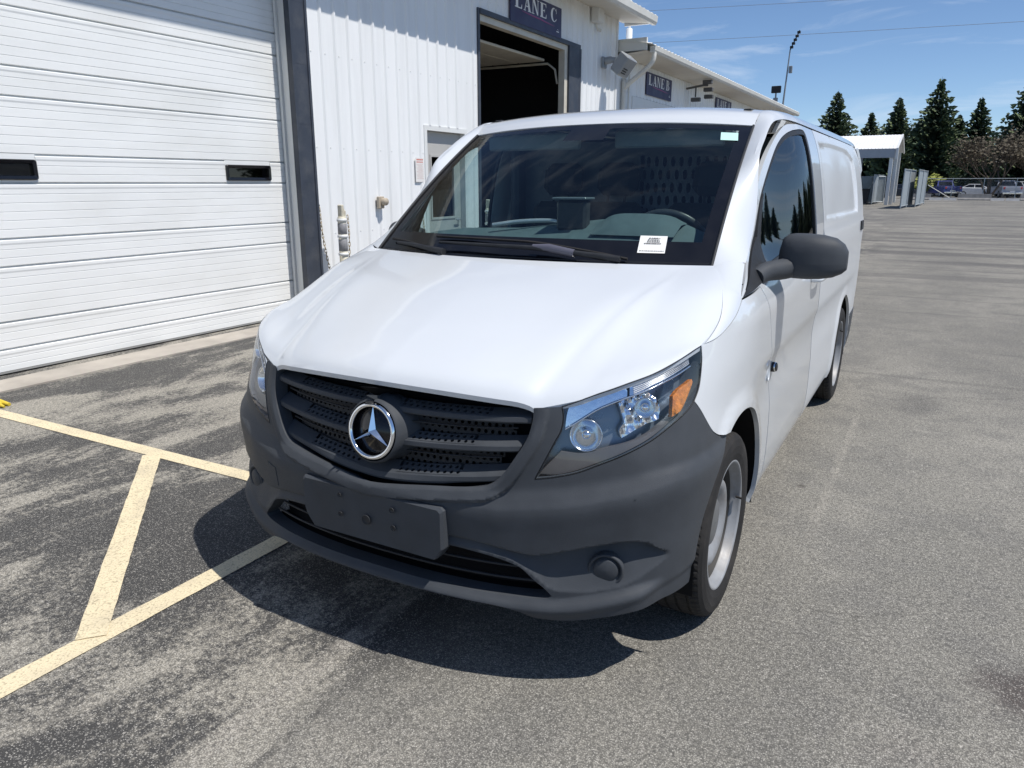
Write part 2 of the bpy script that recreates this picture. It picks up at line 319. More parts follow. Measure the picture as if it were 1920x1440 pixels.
def worn_paint(name, col):
    """line paint with chips worn through to the asphalt"""
    m = mat(name, col, .8, dirt=(.42, .37, .28), dscale=5, damt=.5); t = m.node_tree; p = t.nodes['Principled BSDF']; l = t.links
    g = N(t, 'ShaderNodeNewGeometry'); n = N(t, 'ShaderNodeTexNoise'); n.inputs['Scale'].default_value = 24; n.inputs['Detail'].default_value = 8; n.inputs['Roughness'].default_value = .75; l.new(g.outputs['Position'], n.inputs['Vector'])
    r = N(t, 'ShaderNodeMapRange'); r.inputs[1].default_value = .60; r.inputs[2].default_value = .70; r.inputs[3].default_value = 1; r.inputs[4].default_value = .35; l.new(n.outputs[0], r.inputs[0])
    v = N(t, 'ShaderNodeTexVoronoi'); v.inputs['Scale'].default_value = 120; l.new(g.outputs['Position'], v.inputs['Vector']); r2 = N(t, 'ShaderNodeMapRange'); r2.inputs[1].default_value = .55; r2.inputs[2].default_value = .85; r2.inputs[3].default_value = 1; r2.inputs[4].default_value = .65; l.new(v.outputs['Distance'], r2.inputs[0])
    mu = N(t, 'ShaderNodeMath', operation='MULTIPLY'); l.new(r.outputs[0], mu.inputs[0]); l.new(r2.outputs[0], mu.inputs[1]); l.new(mu.outputs[0], p.inputs['Alpha'])
    b = N(t, 'ShaderNodeBump'); b.inputs['Strength'].default_value = .5; b.inputs['Distance'].default_value = .003; l.new(v.outputs['Distance'], b.inputs['Height']); l.new(b.outputs[0], p.inputs['Normal'])
    return m
LINE = worn_paint('line_paint', (.72, .62, .42))
def line(p0, p1, w, z):
    p0, p1 = Vector(p0+(0,)), Vector(p1+(0,)); d = (p1-p0).normalized(); n = Vector((-d.y, d.x, 0))*w/2; k = int((p1-p0).length/.06); mb = MB(); Lr, Rr = [], []
    for i in range(k+1):
        q = p0+(p1-p0)*i/k; j = rnd.uniform(-.0035, .0035); Lr.append((q.x+n.x*(1+j*9), q.y+n.y*(1+j*9), z)); j = rnd.uniform(-.0035, .0035); Rr.append((q.x-n.x*(1+j*9), q.y-n.y*(1+j*9), z))
    mb.grid(np.array([Lr, Rr]), smooth=False); return mb.obj('painted_line', LINE, kind='structure')
line((-4.45, .905), (-.9, .957), .098, .004)
line((-.887, -2.2), (-.892, 2.6), .098, .004)
line((-2.34, .90), (-.90, -.37), .100, .008)
mb = MB(); mb.box((-4.90, -8, -.05), (-4.53, 60, .012)); mb.obj('concrete_apron', mat('apron_concrete', (.40, .365, .32), .9, noise=.15, nscale=3, bump=.5, bscale=120, dirt=(.22, .19, .16), dscale=1.2, damt=.5), kind='structure')
rv = random.Random(3)
mb = MB(); 
pts = [(-4.42, 1.02, .012), (-4.30, 1.035, .02), (-4.20, 1.03, .018), (-4.12, 1.045, .012)]; mb.tube(pts, [.022, .026, .022, .012], 8); mb.tube([(-4.20, 1.03, .022), (-4.14, .99, .02), (-4.09, .995, .012)], [.018, .014, .008], 7)
mb.obj('yellow_strap', mat('strap_yellow', (.62, .47, .04), .8, noise=.2, nscale=40), fix=True, label='crumpled yellow strap lying at the end of the painted line', cat='strap')
# ---------------------------------------------------------------- metal buildings along the left
WX = -4.87; DX = -5.08; PITCH = .2286
WALL = mat('white_siding', (.84, .85, .85), .42, noise=.02, nscale=1.2, dirt=(.60, .61, .60), dscale=.9, damt=.38, stretch=(1, 3, .30))
TRIM = mat('white_trim', (.74, .75, .74), .45, noise=.03, nscale=4, dirt=(.5, .48, .44), dscale=2, damt=.25)
CREAM = mat('cream_frame', (.62, .585, .50), .55, noise=.05, nscale=5, dirt=(.36, .31, .25), dscale=3, damt=.35)
SOFF = mat('soffit_cream', (.66, .62, .54), .55, noise=.05, nscale=3)
NAVY = mat('navy_column', (.042, .050, .068), .5, noise=.12, nscale=5, dirt=(.13, .13, .13), dscale=4, damt=.4)
DOORW = mat('door_white', (.84, .85, .84), .42, noise=.02, nscale=2, dirt=(.62, .62, .58), dscale=1.1, damt=.35, stretch=(1, .6, 2))
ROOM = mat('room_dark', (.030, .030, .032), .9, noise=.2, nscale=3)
GUT = mat('gutter_white', (.70, .69, .64), .45, noise=.03, nscale=5, dirt=(.4, .37, .32), dscale=2.5, damt=.3)
def rib_profile(y0, y1, x0):
    P = [(x0, y0)]; k = math.ceil((y0-.04)/PITCH)
    while k*PITCH < y1-.035:
        c = k*PITCH
        if c > y0+.036: P += [(x0, c-.034), (x0+.019, c-.012), (x0+.019, c+.012), (x0, c+.034)]
        k += 1
    P.append((x0, y1)); return P
def siding(y0, y1, z0, z1, parent, x0=WX, name='wall'):
    P = rib_profile(y0, y1, x0); mb = MB(); G_ = np.array([[(x, y, z0) for x, y in P], [(x, y, z1) for x, y in P]]); mb.grid(G_, smooth=False, flip=True)
    return mb.obj(name, WALL, parent, fix=False)
tall = empty('metal_building', (WX, 4.5, 0), label='tall white ribbed metal building with the closed garage door', cat='building')
def loc_of(o): return Matrix.Translation(-Vector(o.location))
def bpart(mb, name, m, parent=None, base=None, fix=True, **kw):
    """make a part in world coordinates under a thing that stands elsewhere"""
    o = mb.obj(name, m, None, fix=fix, **kw)
    if parent:
        o.parent = parent; r = parent
        off = Vector((0, 0, 0))
        if r.parent is None: off = Vector(r.location)
        o.matrix_parent_inverse = Matrix.Translation(-off)
    return o
def bsid(y0, y1, z0, z1, parent, x0=WX):
    P = rib_profile(y0, y1, x0); mb = MB(); mb.grid(np.array([[(x, y, z0) for x, y in P], [(x, y, z1) for x, y in P]]), smooth=False, flip=True); return bpart(mb, 'wall', WALL, parent, fix=False)
ZE = 4.76
for a in ((-7, -.30, 0, ZE), (-.30, 4.79, 3.74, ZE), (4.79, 7.17, 0, ZE), (7.17, 8.25, 2.30, ZE), (8.25, 8.63, 0, ZE), (8.63, 12.20, 4.0, ZE), (12.20, 14.04, 0, ZE)): bsid(*a, tall)
# fasteners in rows across the sheets
mb = MB()
for z in (.36, .95, 1.93, 2.95, 4.15):
    k = 21
    while k*PITCH < 14.0:
        y = k*PITCH+.055; k += 1
        if y < 4.99 or (8.6 < y < 12.2 and z < 4.0) or (7.15 < y < 8.27 and z < 2.3): continue
        c = Vector((WX, y, z)); V = [(WX+h, y+r*math.cos(t*math.pi/3), z+r*math.sin(t*math.pi/3)) for h, r in ((0, .009), (.006, .007)) for t in range(6)]
        mb.add(V, [(t, (t+1) % 6, 6+(t+1) % 6, 6+t) for t in range(6)]+[tuple(range(6, 12))])
bpart(mb, 'screw_heads', TRIM, tall, kind='stuff')
mb = MB(); mb.box((WX-.02, 13.98, 0), (WX+.028, 14.06, ZE)); bpart(mb, 'corner_trim', TRIM, tall)
# roof, soffit, gutter
EO = .60
mb = MB(); n = 60; ys = np.linspace(-7, 14.40, 108)
G_ = np.array([[(WX-.02, y, ZE+.005*(i % 2)) for i, y in enumerate(ys)], [(WX+EO, y, ZE-.062+.005*(i % 2)) for i, y in enumerate(ys)]]); mb.grid(G_, smooth=False); bpart(mb, 'soffit', SOFF, tall)
mb = MB(); mb.prism([(WX+EO, 4.690), (WX+EO+.012, 4.672), (WX+EO+.085, 4.668), (WX+EO+.115, 4.72), (WX+EO+.128, 4.83), (WX+EO+.118, 4.838), (WX+EO, 4.838)], 1, -7, 14.44)
mb2 = MB(); mb2.add([(x, y, z) for x, y, z in [(p[0], p[1], p[2]) for p in mb.v]], mb.f); bpart(mb2, 'gutter', GUT, tall)
mb = MB(); ysr = rib_profile(-7, 14.46, 0)
mb.grid(np.array([[(WX+EO+.10, y, 4.842+x) for x, y in ysr], [(WX-6, y, 6.3+x) for x, y in ysr]]), smooth=False); bpart(mb, 'roof', WALL, tall, fix=False)
mb = MB(); mb.add([(WX, 14.05, 0), (WX-9, 14.05, 0), (WX-9, 14.05, 6.9), (WX-6, 14.05, 6.25), (WX, 14.05, 4.8)], [(0, 1, 2, 3, 4)]); mb.box((WX+.02, 14.38, 4.70), (WX+EO, 14.44, 4.86)); bpart(mb, 'gable_end', WALL, tall)
# closed garage door: separate sections, each with its own lips and stamped grooves
gd = empty('garage_door', (0, 0, 0)); gd.parent = tall; gd.matrix_parent_inverse = loc_of(tall)
ZL = [.025, .212, .433, .876, 1.098, 1.535, 1.760, 2.205, 2.432, 2.876, 3.10, 3.54, 3.72]
WINY = [(3.945, 4.553), (1.42, 2.027), (-.10+.0, .50)]
for i in range(len(ZL)-1):
    z0, z1 = ZL[i], ZL[i+1]; h = z1-z0
    ng = 5 if h > .3 else 2
    prof = [(DX-.030, z0), (DX-.012, z0+.001), (DX+.000, z0+.006)]
    for k in range(ng):
        zc = z0+h*(k+1)/(ng+1.35); prof += [(DX, zc-.0045), (DX-.0055, zc), (DX, zc+.0030)]
    prof += [(DX, z1-.054), (DX+.0035, z1-.040), (DX+.0035, z1-.019), (DX-.003, z1-.0135), (DX-.024, z1-.0125), (DX-.030, z1-.0005)]
    mb = MB(); yy = (-.32, 4.80)
    if abs(z0-1.535) < .01:   # section with the windows cut out
        cuts = sorted(WINY); segs = []; c = yy[0]
        for a, b in cuts: segs.append((c, a)); c = b
        segs.append((c, yy[1]))
        for a, b in segs: mb.grid(np.array([[(x, a, z) for x, z in prof], [(x, b, z) for x, z in prof]]), smooth=False)
        for a, b in cuts:
            mb.box((DX-.030, a-.001, z0), (DX-.001, b+.001, z0+.028)); mb.box((DX-.030, a-.001, z1-.050), (DX-.001, b+.001, z1))
    else: mb.grid(np.array([[(x, yy[0], z) for x, z in prof], [(x, yy[1], z) for x, z in prof]]), smooth=False)
    bpart(mb, 'door_section', DOORW, gd, fix=False)
PANE = glass('door_pane', (.10, .12, .12), 1.6)
for a, b in WINY:
    f = MB(); z0, z1 = 1.555, 1.716
    def rr(y0, y1, za, zb, r, x): return [(x, y0+(y1-y0)/2+sg*((y1-y0)/2-r)+r*math.cos(t), za+(zb-za)/2+sh*((zb-za)/2-r)+r*math.sin(t)) for sg, sh, t0 in ((1, 1, 0), (-1, 1, 90), (-1, -1, 180), (1, -1, 270)) for t in np.radians(np.linspace(t0, t0+90, 5))]
    A0 = rr(a, b, z0, z1, .022, DX-.02); A1 = rr(a, b, z0, z1, .022, DX+.016); A2 = rr(a+.006, b-.006, z0+.006, z1-.006, .02, DX+.022); A3 = rr(a+.032, b-.032, z0+.030, z1-.030, .012, DX+.018); A4 = rr(a+.036, b-.036, z0+.034, z1-.034, .010, DX-.012)
    cl = lambda r: r+[r[0]]
    f.grid(np.array([cl(A0), cl(A1), cl(A2), cl(A3), cl(A4)]), smooth=False); wf = bpart(f, 'window_frame', MT['gloss_black'], gd)
    f = MB(); f.add(A4, [tuple(range(len(A4)))]); bpart(f, 'window_pane', PANE, gd)
mb = MB(); mb.box((DX-.02, -.32, .013), (DX+.006, 4.80, .026)); bpart(mb, 'bottom_seal', mat('seal_grey', (.30, .30, .29), .8), gd)
# reveal, jamb stop and the dark guard columns
mb = MB(); mb.box((DX-.04, 4.795, 0), (WX+.004, 4.815, 3.76)); mb.box((DX+.012, 4.765, 0), (DX+.045, 4.794, 3.74)); mb.box((WX-.03, 4.715, 0), (WX+.006, 4.794, 3.74)) if 0 else None; bpart(mb, 'door_jamb', TRIM, tall)
mb = MB(); mb.box((DX-.04, -.34, 3.72), (WX+.004, 4.82, 3.76)); mb.box((DX-.04, -.36, 0), (WX+.004, -.34, 3.76)); bpart(mb, 'door_header', TRIM, tall)
def column(y0, y1, z1):
    mb = MB(); mb.prism([(WX+.0, y0), (WX+.075, y0), (WX+.075, y0+.03), (WX+.062, y0+.034), (WX+.062, y1-.034), (WX+.075, y1-.03), (WX+.075, y1), (WX, y1)], 2, 0, z1)
    for k in range(int(z1/.62)): mb.box((WX+.0615, y0+.036, .30+.62*k), (WX+.0635, y1-.036, .315+.62*k))
    return bpart(mb, 'guard_column', NAVY, tall)
column(4.72, 4.985, 4.70); column(-.62, -.36, 4.70)
# room behind the closed door and behind the open lane
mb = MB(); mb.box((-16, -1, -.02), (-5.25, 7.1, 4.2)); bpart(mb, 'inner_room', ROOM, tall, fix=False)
LY0, LY1, LZ = 8.63, 11.72, 3.93
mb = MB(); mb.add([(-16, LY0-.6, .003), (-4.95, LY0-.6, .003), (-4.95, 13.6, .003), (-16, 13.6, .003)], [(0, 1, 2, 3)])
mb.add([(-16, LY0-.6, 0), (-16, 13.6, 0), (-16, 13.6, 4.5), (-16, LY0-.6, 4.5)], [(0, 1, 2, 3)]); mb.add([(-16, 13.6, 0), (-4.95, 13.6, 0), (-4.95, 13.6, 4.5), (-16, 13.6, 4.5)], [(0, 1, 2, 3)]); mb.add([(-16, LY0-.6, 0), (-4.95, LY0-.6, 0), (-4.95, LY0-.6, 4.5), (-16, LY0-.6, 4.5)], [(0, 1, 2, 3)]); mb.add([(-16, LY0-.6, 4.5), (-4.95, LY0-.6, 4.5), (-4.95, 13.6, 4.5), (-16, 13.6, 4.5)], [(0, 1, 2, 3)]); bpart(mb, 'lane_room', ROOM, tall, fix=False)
mb = MB(); mb.box((WX-.13, LY0+.02, 3.86), (WX-.01, LY1, 3.98)); mb.box((WX-.13, LY0+.0, 0), (WX-.01, LY0+.05, 3.86)); mb.box((WX-.13, LY1-.12, 0), (WX-.01, LY1, 3.86)); bpart(mb, 'lane_frame', CREAM, tall)
mb = MB(); mb.box((WX-.02, 8.575, 0), (WX+.024, LY0, 4.02)); mb.box((WX-.02, LY0, 3.95), (WX+.034, 12.20, 4.02)); bpart(mb, 'lane_trim', NAVY, tall)
mb = MB(); mb.prism([(WX-.10, LY1), (WX+.03, LY1), (WX+.03, 12.14), (WX+.05, 12.20), (WX-.10, 12.20)], 2, 0, 3.95); bpart(mb, 'guard_column', NAVY, tall)
for k in range(5):   # raised door sections lying under the ceiling
    mb = MB(); x1 = -5.30-.56*k; mb.bbox((x1-.54, LY0+.1, 3.70), (x1, LY1-.1, 3.745), .008); bpart(mb, 'raised_section', CREAM, tall)
for y in (LY0+.07, LY1-.07):
    mb = MB(); mb.tube([(-5.05, y, 3.30), (-5.10, y, 3.55), (-5.25, y, 3.66), (-8.4, y, 3.68)], .022, 6); bpart(mb, 'door_track', CREAM, tall)
# walk-in door
MY0, MY1 = 7.17, 8.25
DGR = mat('door_grey', (.46, .45, .43), .5, noise=.03, nscale=4)
mb = MB(); mb.box((WX-.14, MY0, 0), (WX+.012, MY0+.065, 2.30)); mb.box((WX-.14, MY1-.065, 0), (WX+.012, MY1, 2.30)); mb.box((WX-.14, MY0+.065, 2.235), (WX+.012, MY1-.065, 2.30)); wdf = bpart(mb, 'walk_door_frame', TRIM, tall)
wd_ = empty('walk_door', (0, 0, 0)); wd_.parent = tall; wd_.matrix_parent_inverse = loc_of(tall)
mb = MB(); a, b = MY0+.07, MY1-.07; x0, x1 = WX-.115, WX-.075
mb.box((x0, a, .02), (x1, b, 1.02)); mb.box((x0, a, 1.92), (x1, b, 2.23)); mb.box((x0, a, 1.02), (x1, a+.16, 1.92)); mb.box((x0, b-.16, 1.02), (x1, b, 1.92)); bpart(mb, 'leaf', DGR, wd_)
mb = MB(); 
for lo, hi in (((a+.16, 1.02), (a+.19, 1.92)), ((b-.19, 1.02), (b-.16, 1.92)), ((a+.19, 1.89), (b-.19, 1.92)), ((a+.19, 1.02), (b-.19, 1.05))): mb.box((x1-.02, lo[0], lo[1]), (x1+.012, hi[0], hi[1]))
bpart(mb, 'glass_bead', DGR, wd_)
mb = MB(); mb.box((x1-.03, a+.19, 1.05), (x1-.022, b-.19, 1.89)); bpart(mb, 'pane', PANE, wd_)
mb = MB(); mb.tube([(x1, b-.08, 1.0), (x1+.05, b-.08, 1.0)], .014, 8); mb.tube([(x1+.05, b-.09, 1.0), (x1+.05, b-.20, 1.0)], .011, 8); bpart(mb, 'lever', MT['silver_paint'], wd_)
# ---------------------------------------------------------------- lower building beyond
low = empty('low_building', (WX, 14.1, 0), label='long low white metal building beyond the tall one, running away', cat='building')
ZL2 = 4.10
DO = [(15.06, 18.8), (21.2, 24.6), (27.0, 30.4)]
c = 14.08
for a, b in DO:
    bsid(c, a, 0, ZL2, low); bsid(a, b, 3.40, ZL2, low); c = b
bsid(c, 31.4, 0, ZL2, low)
for a, b in DO:
    mb = MB(); mb.box((WX-.10, a-.04, 3.13), (WX+.026, b+.04, 3.39)); mb.box((WX-.10, a-.04, 0), (WX+.026, a, 3.13)); mb.box((WX-.10, b, 0), (WX+.026, b+.04, 3.13)); bpart(mb, 'bay_frame', TRIM, low)
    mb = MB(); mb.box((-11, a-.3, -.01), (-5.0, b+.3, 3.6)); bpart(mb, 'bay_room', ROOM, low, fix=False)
    mb = MB(); mb.box((-5.6, a+.02, 3.02), (-5.50, b-.02, 3.10)); bpart(mb, 'bay_rail', mat('bay_rust', (.30, .15, .10), .7, noise=.2, nscale=6), low)
ys = np.linspace(14.08, 31.8, 90)
mb = MB(); mb.grid(np.array([[(WX-.02, y, ZL2+.006*(i % 2)) for i, y in enumerate(ys)], [(WX+.63, y, ZL2+.05+.006*(i % 2)) for i, y in enumerate(ys)]]), smooth=False); bpart(mb, 'soffit', SOFF, low)
mb = MB(); GX = WX+.63; mb.prism([(GX, 4.155), (GX+.012, 4.138), (GX+.085, 4.135), (GX+.112, 4.18), (GX+.125, 4.262), (GX, 4.262)], 1, 14.30, 31.9); bpart(mb, 'gutter', GUT, low)
P = rib_profile(14.08, 31.9, 0)
mb = MB(); mb.grid(np.array([[(GX+.10, y, 4.275+x) for x, y in P], [(WX-7, y, 5.5+x) for x, y in P]]), smooth=False); bpart(mb, 'roof', WALL, low, fix=False)
mb = MB(); mb.box((WX-3, 14.10, 4.16), (GX, 14.16, 4.40)); bpart(mb, 'rake_trim', GUT, low)
mb = MB(); mb.add([(WX, 31.4, 0), (WX-9, 31.4, 0), (WX-9, 31.4, 5.8), (WX-7, 31.4, 5.45), (WX, 31.4, 4.4)], [(0, 1, 2, 3, 4)]); bpart(mb, 'gable_end', WALL, low)
mb = MB(); pts = crs([(GX+.06, 14.40, 4.15), (GX+.06, 14.40, 4.05), (GX+.02, 14.40, 3.95), (GX-.12, 14.40, 3.82), (WX+.18, 14.38, 3.58), (WX+.085, 14.36, 3.48), (WX+.07, 14.36, 3.38), (WX+.07, 14.36, .15)], 8); mb.tube(pts, .052, 8); bpart(mb, 'downspout', GUT, low)
mb = MB(); mb.tube([(WX+.03, 14.75, 4.1), (WX+.03, 14.75, 3.4), (WX+.03, 14.72, 1.2)], .018, 6); bpart(mb, 'conduit', GUT, low)
# ---------------------------------------------------------------- things on the walls
LET = {'L': [[(.14, 0), (.44, 0), (.44, 1), (.14, 1)], [(.02, .94), (.56, .94), (.56, 1), (.02, 1)], [(.02, 0), (.94, 0), (.94, .07), (.02, .07)], [(.80, .07), (.94, .07), (.94, .30), (.90, .30)]],
 'A': [[(.10, 0), (.20, 0), (.52, .92), (.46, 1)], [(.40, 1), (.60, 1), (.96, 0), (.66, 0)], [(.24, .28), (.74, .28), (.72, .35), (.26, .35)], [(0, 0), (.32, 0), (.32, .05), (0, .05)], [(.56, 0), (1.04, 0), (1.04, .05), (.56, .05)]],
 'N': [[(.12, 0), (.21, 0), (.21, 1), (.12, 1)], [(.08, 1), (.38, 1), (.90, 0), (.74, 0)], [(.80, 0), (.89, 0), (.89, 1), (.80, 1)], [(.0, .95), (.30, .95), (.30, 1), (0, 1)], [(0, 0), (.34, 0), (.34, .05), (0, .05)], [(.68, .95), (1.0, .95), (1.0, 1), (.68, 1)]],
 'E': [[(.12, 0), (.42, 0), (.42, 1), (.12, 1)], [(.02, .93), (.88, .93), (.88, 1), (.02, 1)], [(.42, .47), (.68, .47), (.68, .54), (.42, .54)], [(.02, 0), (.92, 0), (.92, .07), (.02, .07)], [(.76, .93), (.88, .93), (.88, .72), (.85, .72)], [(.80, .07), (.92, .07), (.92, .30), (.89, .30)], [(.64, .38), (.68, .38), (.68, .63), (.64, .63)]],
 'C': [], 'B': [[(.12, 0), (.40, 0), (.40, 1), (.12, 1)], [(.02, .94), (.5, .94), (.5, 1), (.02, 1)], [(.02, 0), (.5, 0), (.5, .06), (.02, .06)]]}
def ring_(cx, cy, ox, oy, ix, iy, dx, a0, a1, n=14):
    t = np.radians(np.linspace(a0, a1, n)); return [[(cx+ox*math.cos(p), cy+oy*math.sin(p)), (cx+ox*math.cos(q_), cy+oy*math.sin(q_)), (cx+dx+ix*math.cos(q_), cy+iy*math.sin(q_)), (cx+dx+ix*math.cos(p), cy+iy*math.sin(p))] for p, q_ in zip(t[:-1], t[1:])]
LET['C'] = ring_(.52, .5, .46, .5, .25, .44, .07, 42, 318)+[[(.84, .62), (.90, .62), (.90, .98), (.86, .98)], [(.80, .20), (.90, .30), (.90, .22), (.84, .10)]]
LET['B'] += ring_(.46, .75, .38, .25, .18, .19, 0, -90, 90, 9)+ring_(.48, .26, .44, .26, .20, .20, 0, -90, 90, 9)
SGN = mat('sign_navy', (.026, .022, .075), .45, noise=.1, nscale=4); SGW = mat('sign_white', (.78, .78, .78), .5); SGP = mat('sign_magenta', (.35, .04, .16), .5); SGB = mat('sign_violet', (.12, .10, .24), .5)
def sign(y0, z0, word, label, nm='lane_sign'):
    w, h = 1.82, .49; s = empty(nm, (WX+.02, y0, z0), label=label, cat='sign', group='lane signs above the bay doors')
    mb = MB(); mb.bbox((0, 0, 0), (.022, w, h), .003); mb.obj('board', SGN, s)
    y = .13; hh = .225; k = 0
    for ch in word:
        if ch == ' ': y += .105; continue
        mb = MB()
        for j, poly in enumerate(LET[ch]): mb.add([(.0235+.0003*j, y+px*.255, .225+pz*hh) for px, pz in poly], [tuple(range(len(poly)))])
        mb.obj('letter', SGW, s, fix=False); y += .292 if ch in 'LN' else .280
    t = np.linspace(0, 1, 24)
    for m_, off, wd_s in ((SGP, 0, .016), (SGB, .014, .010)):
        mb = MB(); c_ = np.stack([.35+1.22*t, .205+off-.02*np.sin(t*math.pi)-.10*(t-.55)*(t > .55)], 1); wdt = wd_s*np.sin(np.pi*t)**.6; mb.grid(np.array([[(.0235+off*.02, p[0], p[1]-q_/2) for p, q_ in zip(c_, wdt)], [(.0235+off*.02, p[0], p[1]+q_/2) for p, q_ in zip(c_, wdt)]]), smooth=False); mb.obj('swoosh', m_, s, fix=False)
    mb = MB(); mb.add([(.0235, 1.62, .085), (.0235, 1.72, .085), (.0235, 1.72, .10), (.0235, 1.62, .10)], [(0, 1, 2, 3)]); mb.add([(.0236, 1.64, .115), (.0236, 1.675, .135), (.0236, 1.71, .115), (.0236, 1.675, .125)], [(0, 1, 2, 3)]); mb.obj('small_mark', SGW, s, fix=False)
    return s
sign(9.515, 3.998, 'LANE C', 'dark navy sign reading LANE C above the open doorway')
sign(15.83, 3.498, 'LANE B', 'dark navy sign reading LANE B on the low building near the downspout')
sign(21.87, 3.50, 'LANE A', 'dark navy sign reading LANE A, farthest along the low building')
BEIGE = mat('outlet_beige', (.42, .36, .28), .5, noise=.06, nscale=20)
o = empty('outlet_box', (WX+.02, 6.13, 1.29), label='small beige weatherproof outlet box on the white ribbed wall', cat='outlet')
mb = MB(); mb.bbox((0, -.055, -.075), (.045, .055, .075), .008); mb.obj('box', BEIGE, o)
mb = MB(); mb.lathe([(.048, 0), (.048, .05), (.040, .064), (.001, .068)], 20, M=Matrix.Translation((.045, .022, .01)) @ Matrix.Rotation(math.pi/2, 4, 'Y')); mb.obj('cover', BEIGE, o)
o = empty('wall_notice', (WX+.021, 6.93, 1.545), label='narrow white paper notice with red heading beside the grey walk-in door', cat='notice')
mb = MB(); mb.box((0, 0, 0), (.002, .19, .32)); mb.obj('sheet', mat('notice_paper', (.76, .74, .72), .6, noise=.03, nscale=20), o)
mb = MB()
for z, h_ in ((.285, .018), (.255, .014)):
    y = .025
    while y < .16: w_ = rnd.uniform(.012, .026); mb.add([(.0026, y, z), (.0026, y+w_, z), (.0026, y+w_, z+h_), (.0026, y, z+h_)], [(0, 1, 2, 3)]); y += w_+.005
mb.obj('red_print', mat('print_red', (.62, .16, .12), .6), o, fix=False, kind='stuff')
mb = MB()
for k in range(13):
    z = .228-.0155*k; y = .025+.02*(k % 3)
    while y < .165-.02*(k % 2): w_ = rnd.uniform(.008, .022); mb.add([(.0026, y, z), (.0026, y+w_, z), (.0026, y+w_, z+.005), (.0026, y, z+.005)], [(0, 1, 2, 3)]); y += w_+.007
mb.obj('small_print', mat('print_rose', (.60, .40, .36), .6), o, fix=False, kind='stuff')
# junction box under the eave
o = empty('junction_box', (WX+.02, 12.80, 4.50), label='white junction box with short conduit high under the eave', cat='junction box')
mb = MB(); mb.bbox((0, -.14, 0), (.16, .14, .26), .01); mb.obj('box', TRIM, o)
mb = MB(); mb.tube([(.04, .04, 0), (.04, .04, -.06), (.06, .08, -.12)], .022, 6); mb.tube([(.05, .10, -.10), (.09, .14, -.12)], .03, 6); mb.obj('conduit', GUT, o)
# floodlight on its arm
FL = mat('flood_grey', (.30, .32, .34), .45, .2, noise=.05, nscale=8)
o = empty('floodlight', (WX+.02, 13.30, 3.86), label='grey floodlight box on an arm near the corner of the tall building', cat='floodlight')
mb = MB(); mb.bbox((-.0, -.09, -.11), (.05, .09, .10), .01); mb.obj('mount', FL, o)
mb = MB(); mb.tube(crs([(.04, 0, .02), (.16, .03, .04), (.30, .08, .02)], 8), [.07]*9+[.06]*8, 10); mb.obj('arm', FL, o)
FM = Matrix.Translation((.40, .10, -.07)) @ Matrix.Rotation(math.radians(38), 4, 'Y') @ Matrix.Rotation(math.radians(-14), 4, 'Z')
mb = MB(); mb.bbox((-.13, -.17, -.17), (.13, .17, .20), .018, M=FM); mb.obj('head', FL, o)
mb = MB(); mb.bbox((-.11, -.15, -.19), (.11, .15, -.172), .004, M=FM); mb.obj('glass_cover', mat('flood_glass', (.5, .52, .52), .2), o)
for k in range(3): mb = MB(); mb.bbox((.131, -.12, -.12+.045*k), (.140, .02, -.10+.045*k), .003, M=FM); mb.obj('louvre', DP if 'DP' in globals() else MT['dark_plastic'], o)
# camera cluster on the low wall
o = empty('camera_bracket', (WX+.02, 18.95, 3.93), label='dark security camera cluster on a bracket under the low eave', cat='camera')
DK = mat('bracket_dark', (.10, .10, .10), .6, noise=.1, nscale=8)
mb = MB(); mb.tube([(0, 0, 0), (.45, 0, .06), (.55, .05, .06)], .028, 6); mb.tube([(.25, 0, .04), (.25, 0, -.22)], .022, 6); mb.obj('bracket', DK, o)
for x_, z_, y_ in ((.55, .13, 0), (.50, -.02, .30), (.25, -.28, .05), (.48, -.18, .45)):
    mb = MB(); mb.bbox((x_-.12, y_-.06, z_-.05), (x_+.12, y_+.06, z_+.05), .012); mb.obj('camera', DK, o)
# vent pipe standing on the low roof
o = empty('vent_pipe', (-6.53, 19.0, 4.55), label='white vent pipe with a thin mast standing on the low roof', cat='vent pipe')
mb = MB(); mb.lathe([(.085, 0), (.085, .98), (.06, 1.0), (.001, 1.0)], 16); mb.obj('pipe', TRIM, o)
mb = MB(); mb.tube([(0, 0, 1.0), (0, 0, 2.2)], .035, 8); mb.obj('mast', TRIM, o)
# ---------------------------------------------------------------- bollards with chains
CRM = mat('bollard_cream', (.66, .62, .50), .5, noise=.05, nscale=12, dirt=(.35, .30, .22), dscale=7, damt=.5); BAND = mat('band_grey', (.25, .25, .26), .5, noise=.15, nscale=40); CHN = mat('chain_worn', (.46, .38, .26), .6, .3, noise=.3, nscale=30)
def bollard(x, y, label):
    o = empty('bollard', (x, y, 0), label=label, cat='bollard', group='cream bollards along the building')
    mb = MB(); mb.lathe([(.080, 0), (.080, .03), (.050, .04), (.050, 1.14), (.046, 1.155), (.001, 1.16)], 20); mb.obj('post', CRM, o)
    for z in (1.12, .935, .73): mb = MB(); mb.lathe([(.050, z-.02), (.060, z-.015), (.061, z+.008), (.050, z+.016)], 20); mb.obj('collar', TRIM, o)
    for z0, z1 in ((.96, 1.08), (.765, .90)): mb = MB(); mb.lathe([(.0500, z0), (.0525, z0+.002), (.0525, z1-.002), (.0500, z1)], 20); mb.obj('band', BAND, o)
    mb = MB(); mb.bbox((-.035, -.030, 1.15), (.035, .012, 1.29), .008); mb.bbox((-.035, .012, 1.15), (.035, .042, 1.225), .008); mb.tube([(0, .03, 1.24), (0, .052, 1.21), (0, .046, 1.14)], .012, 6); mb.obj('chain_clip', CRM, o)
    return o
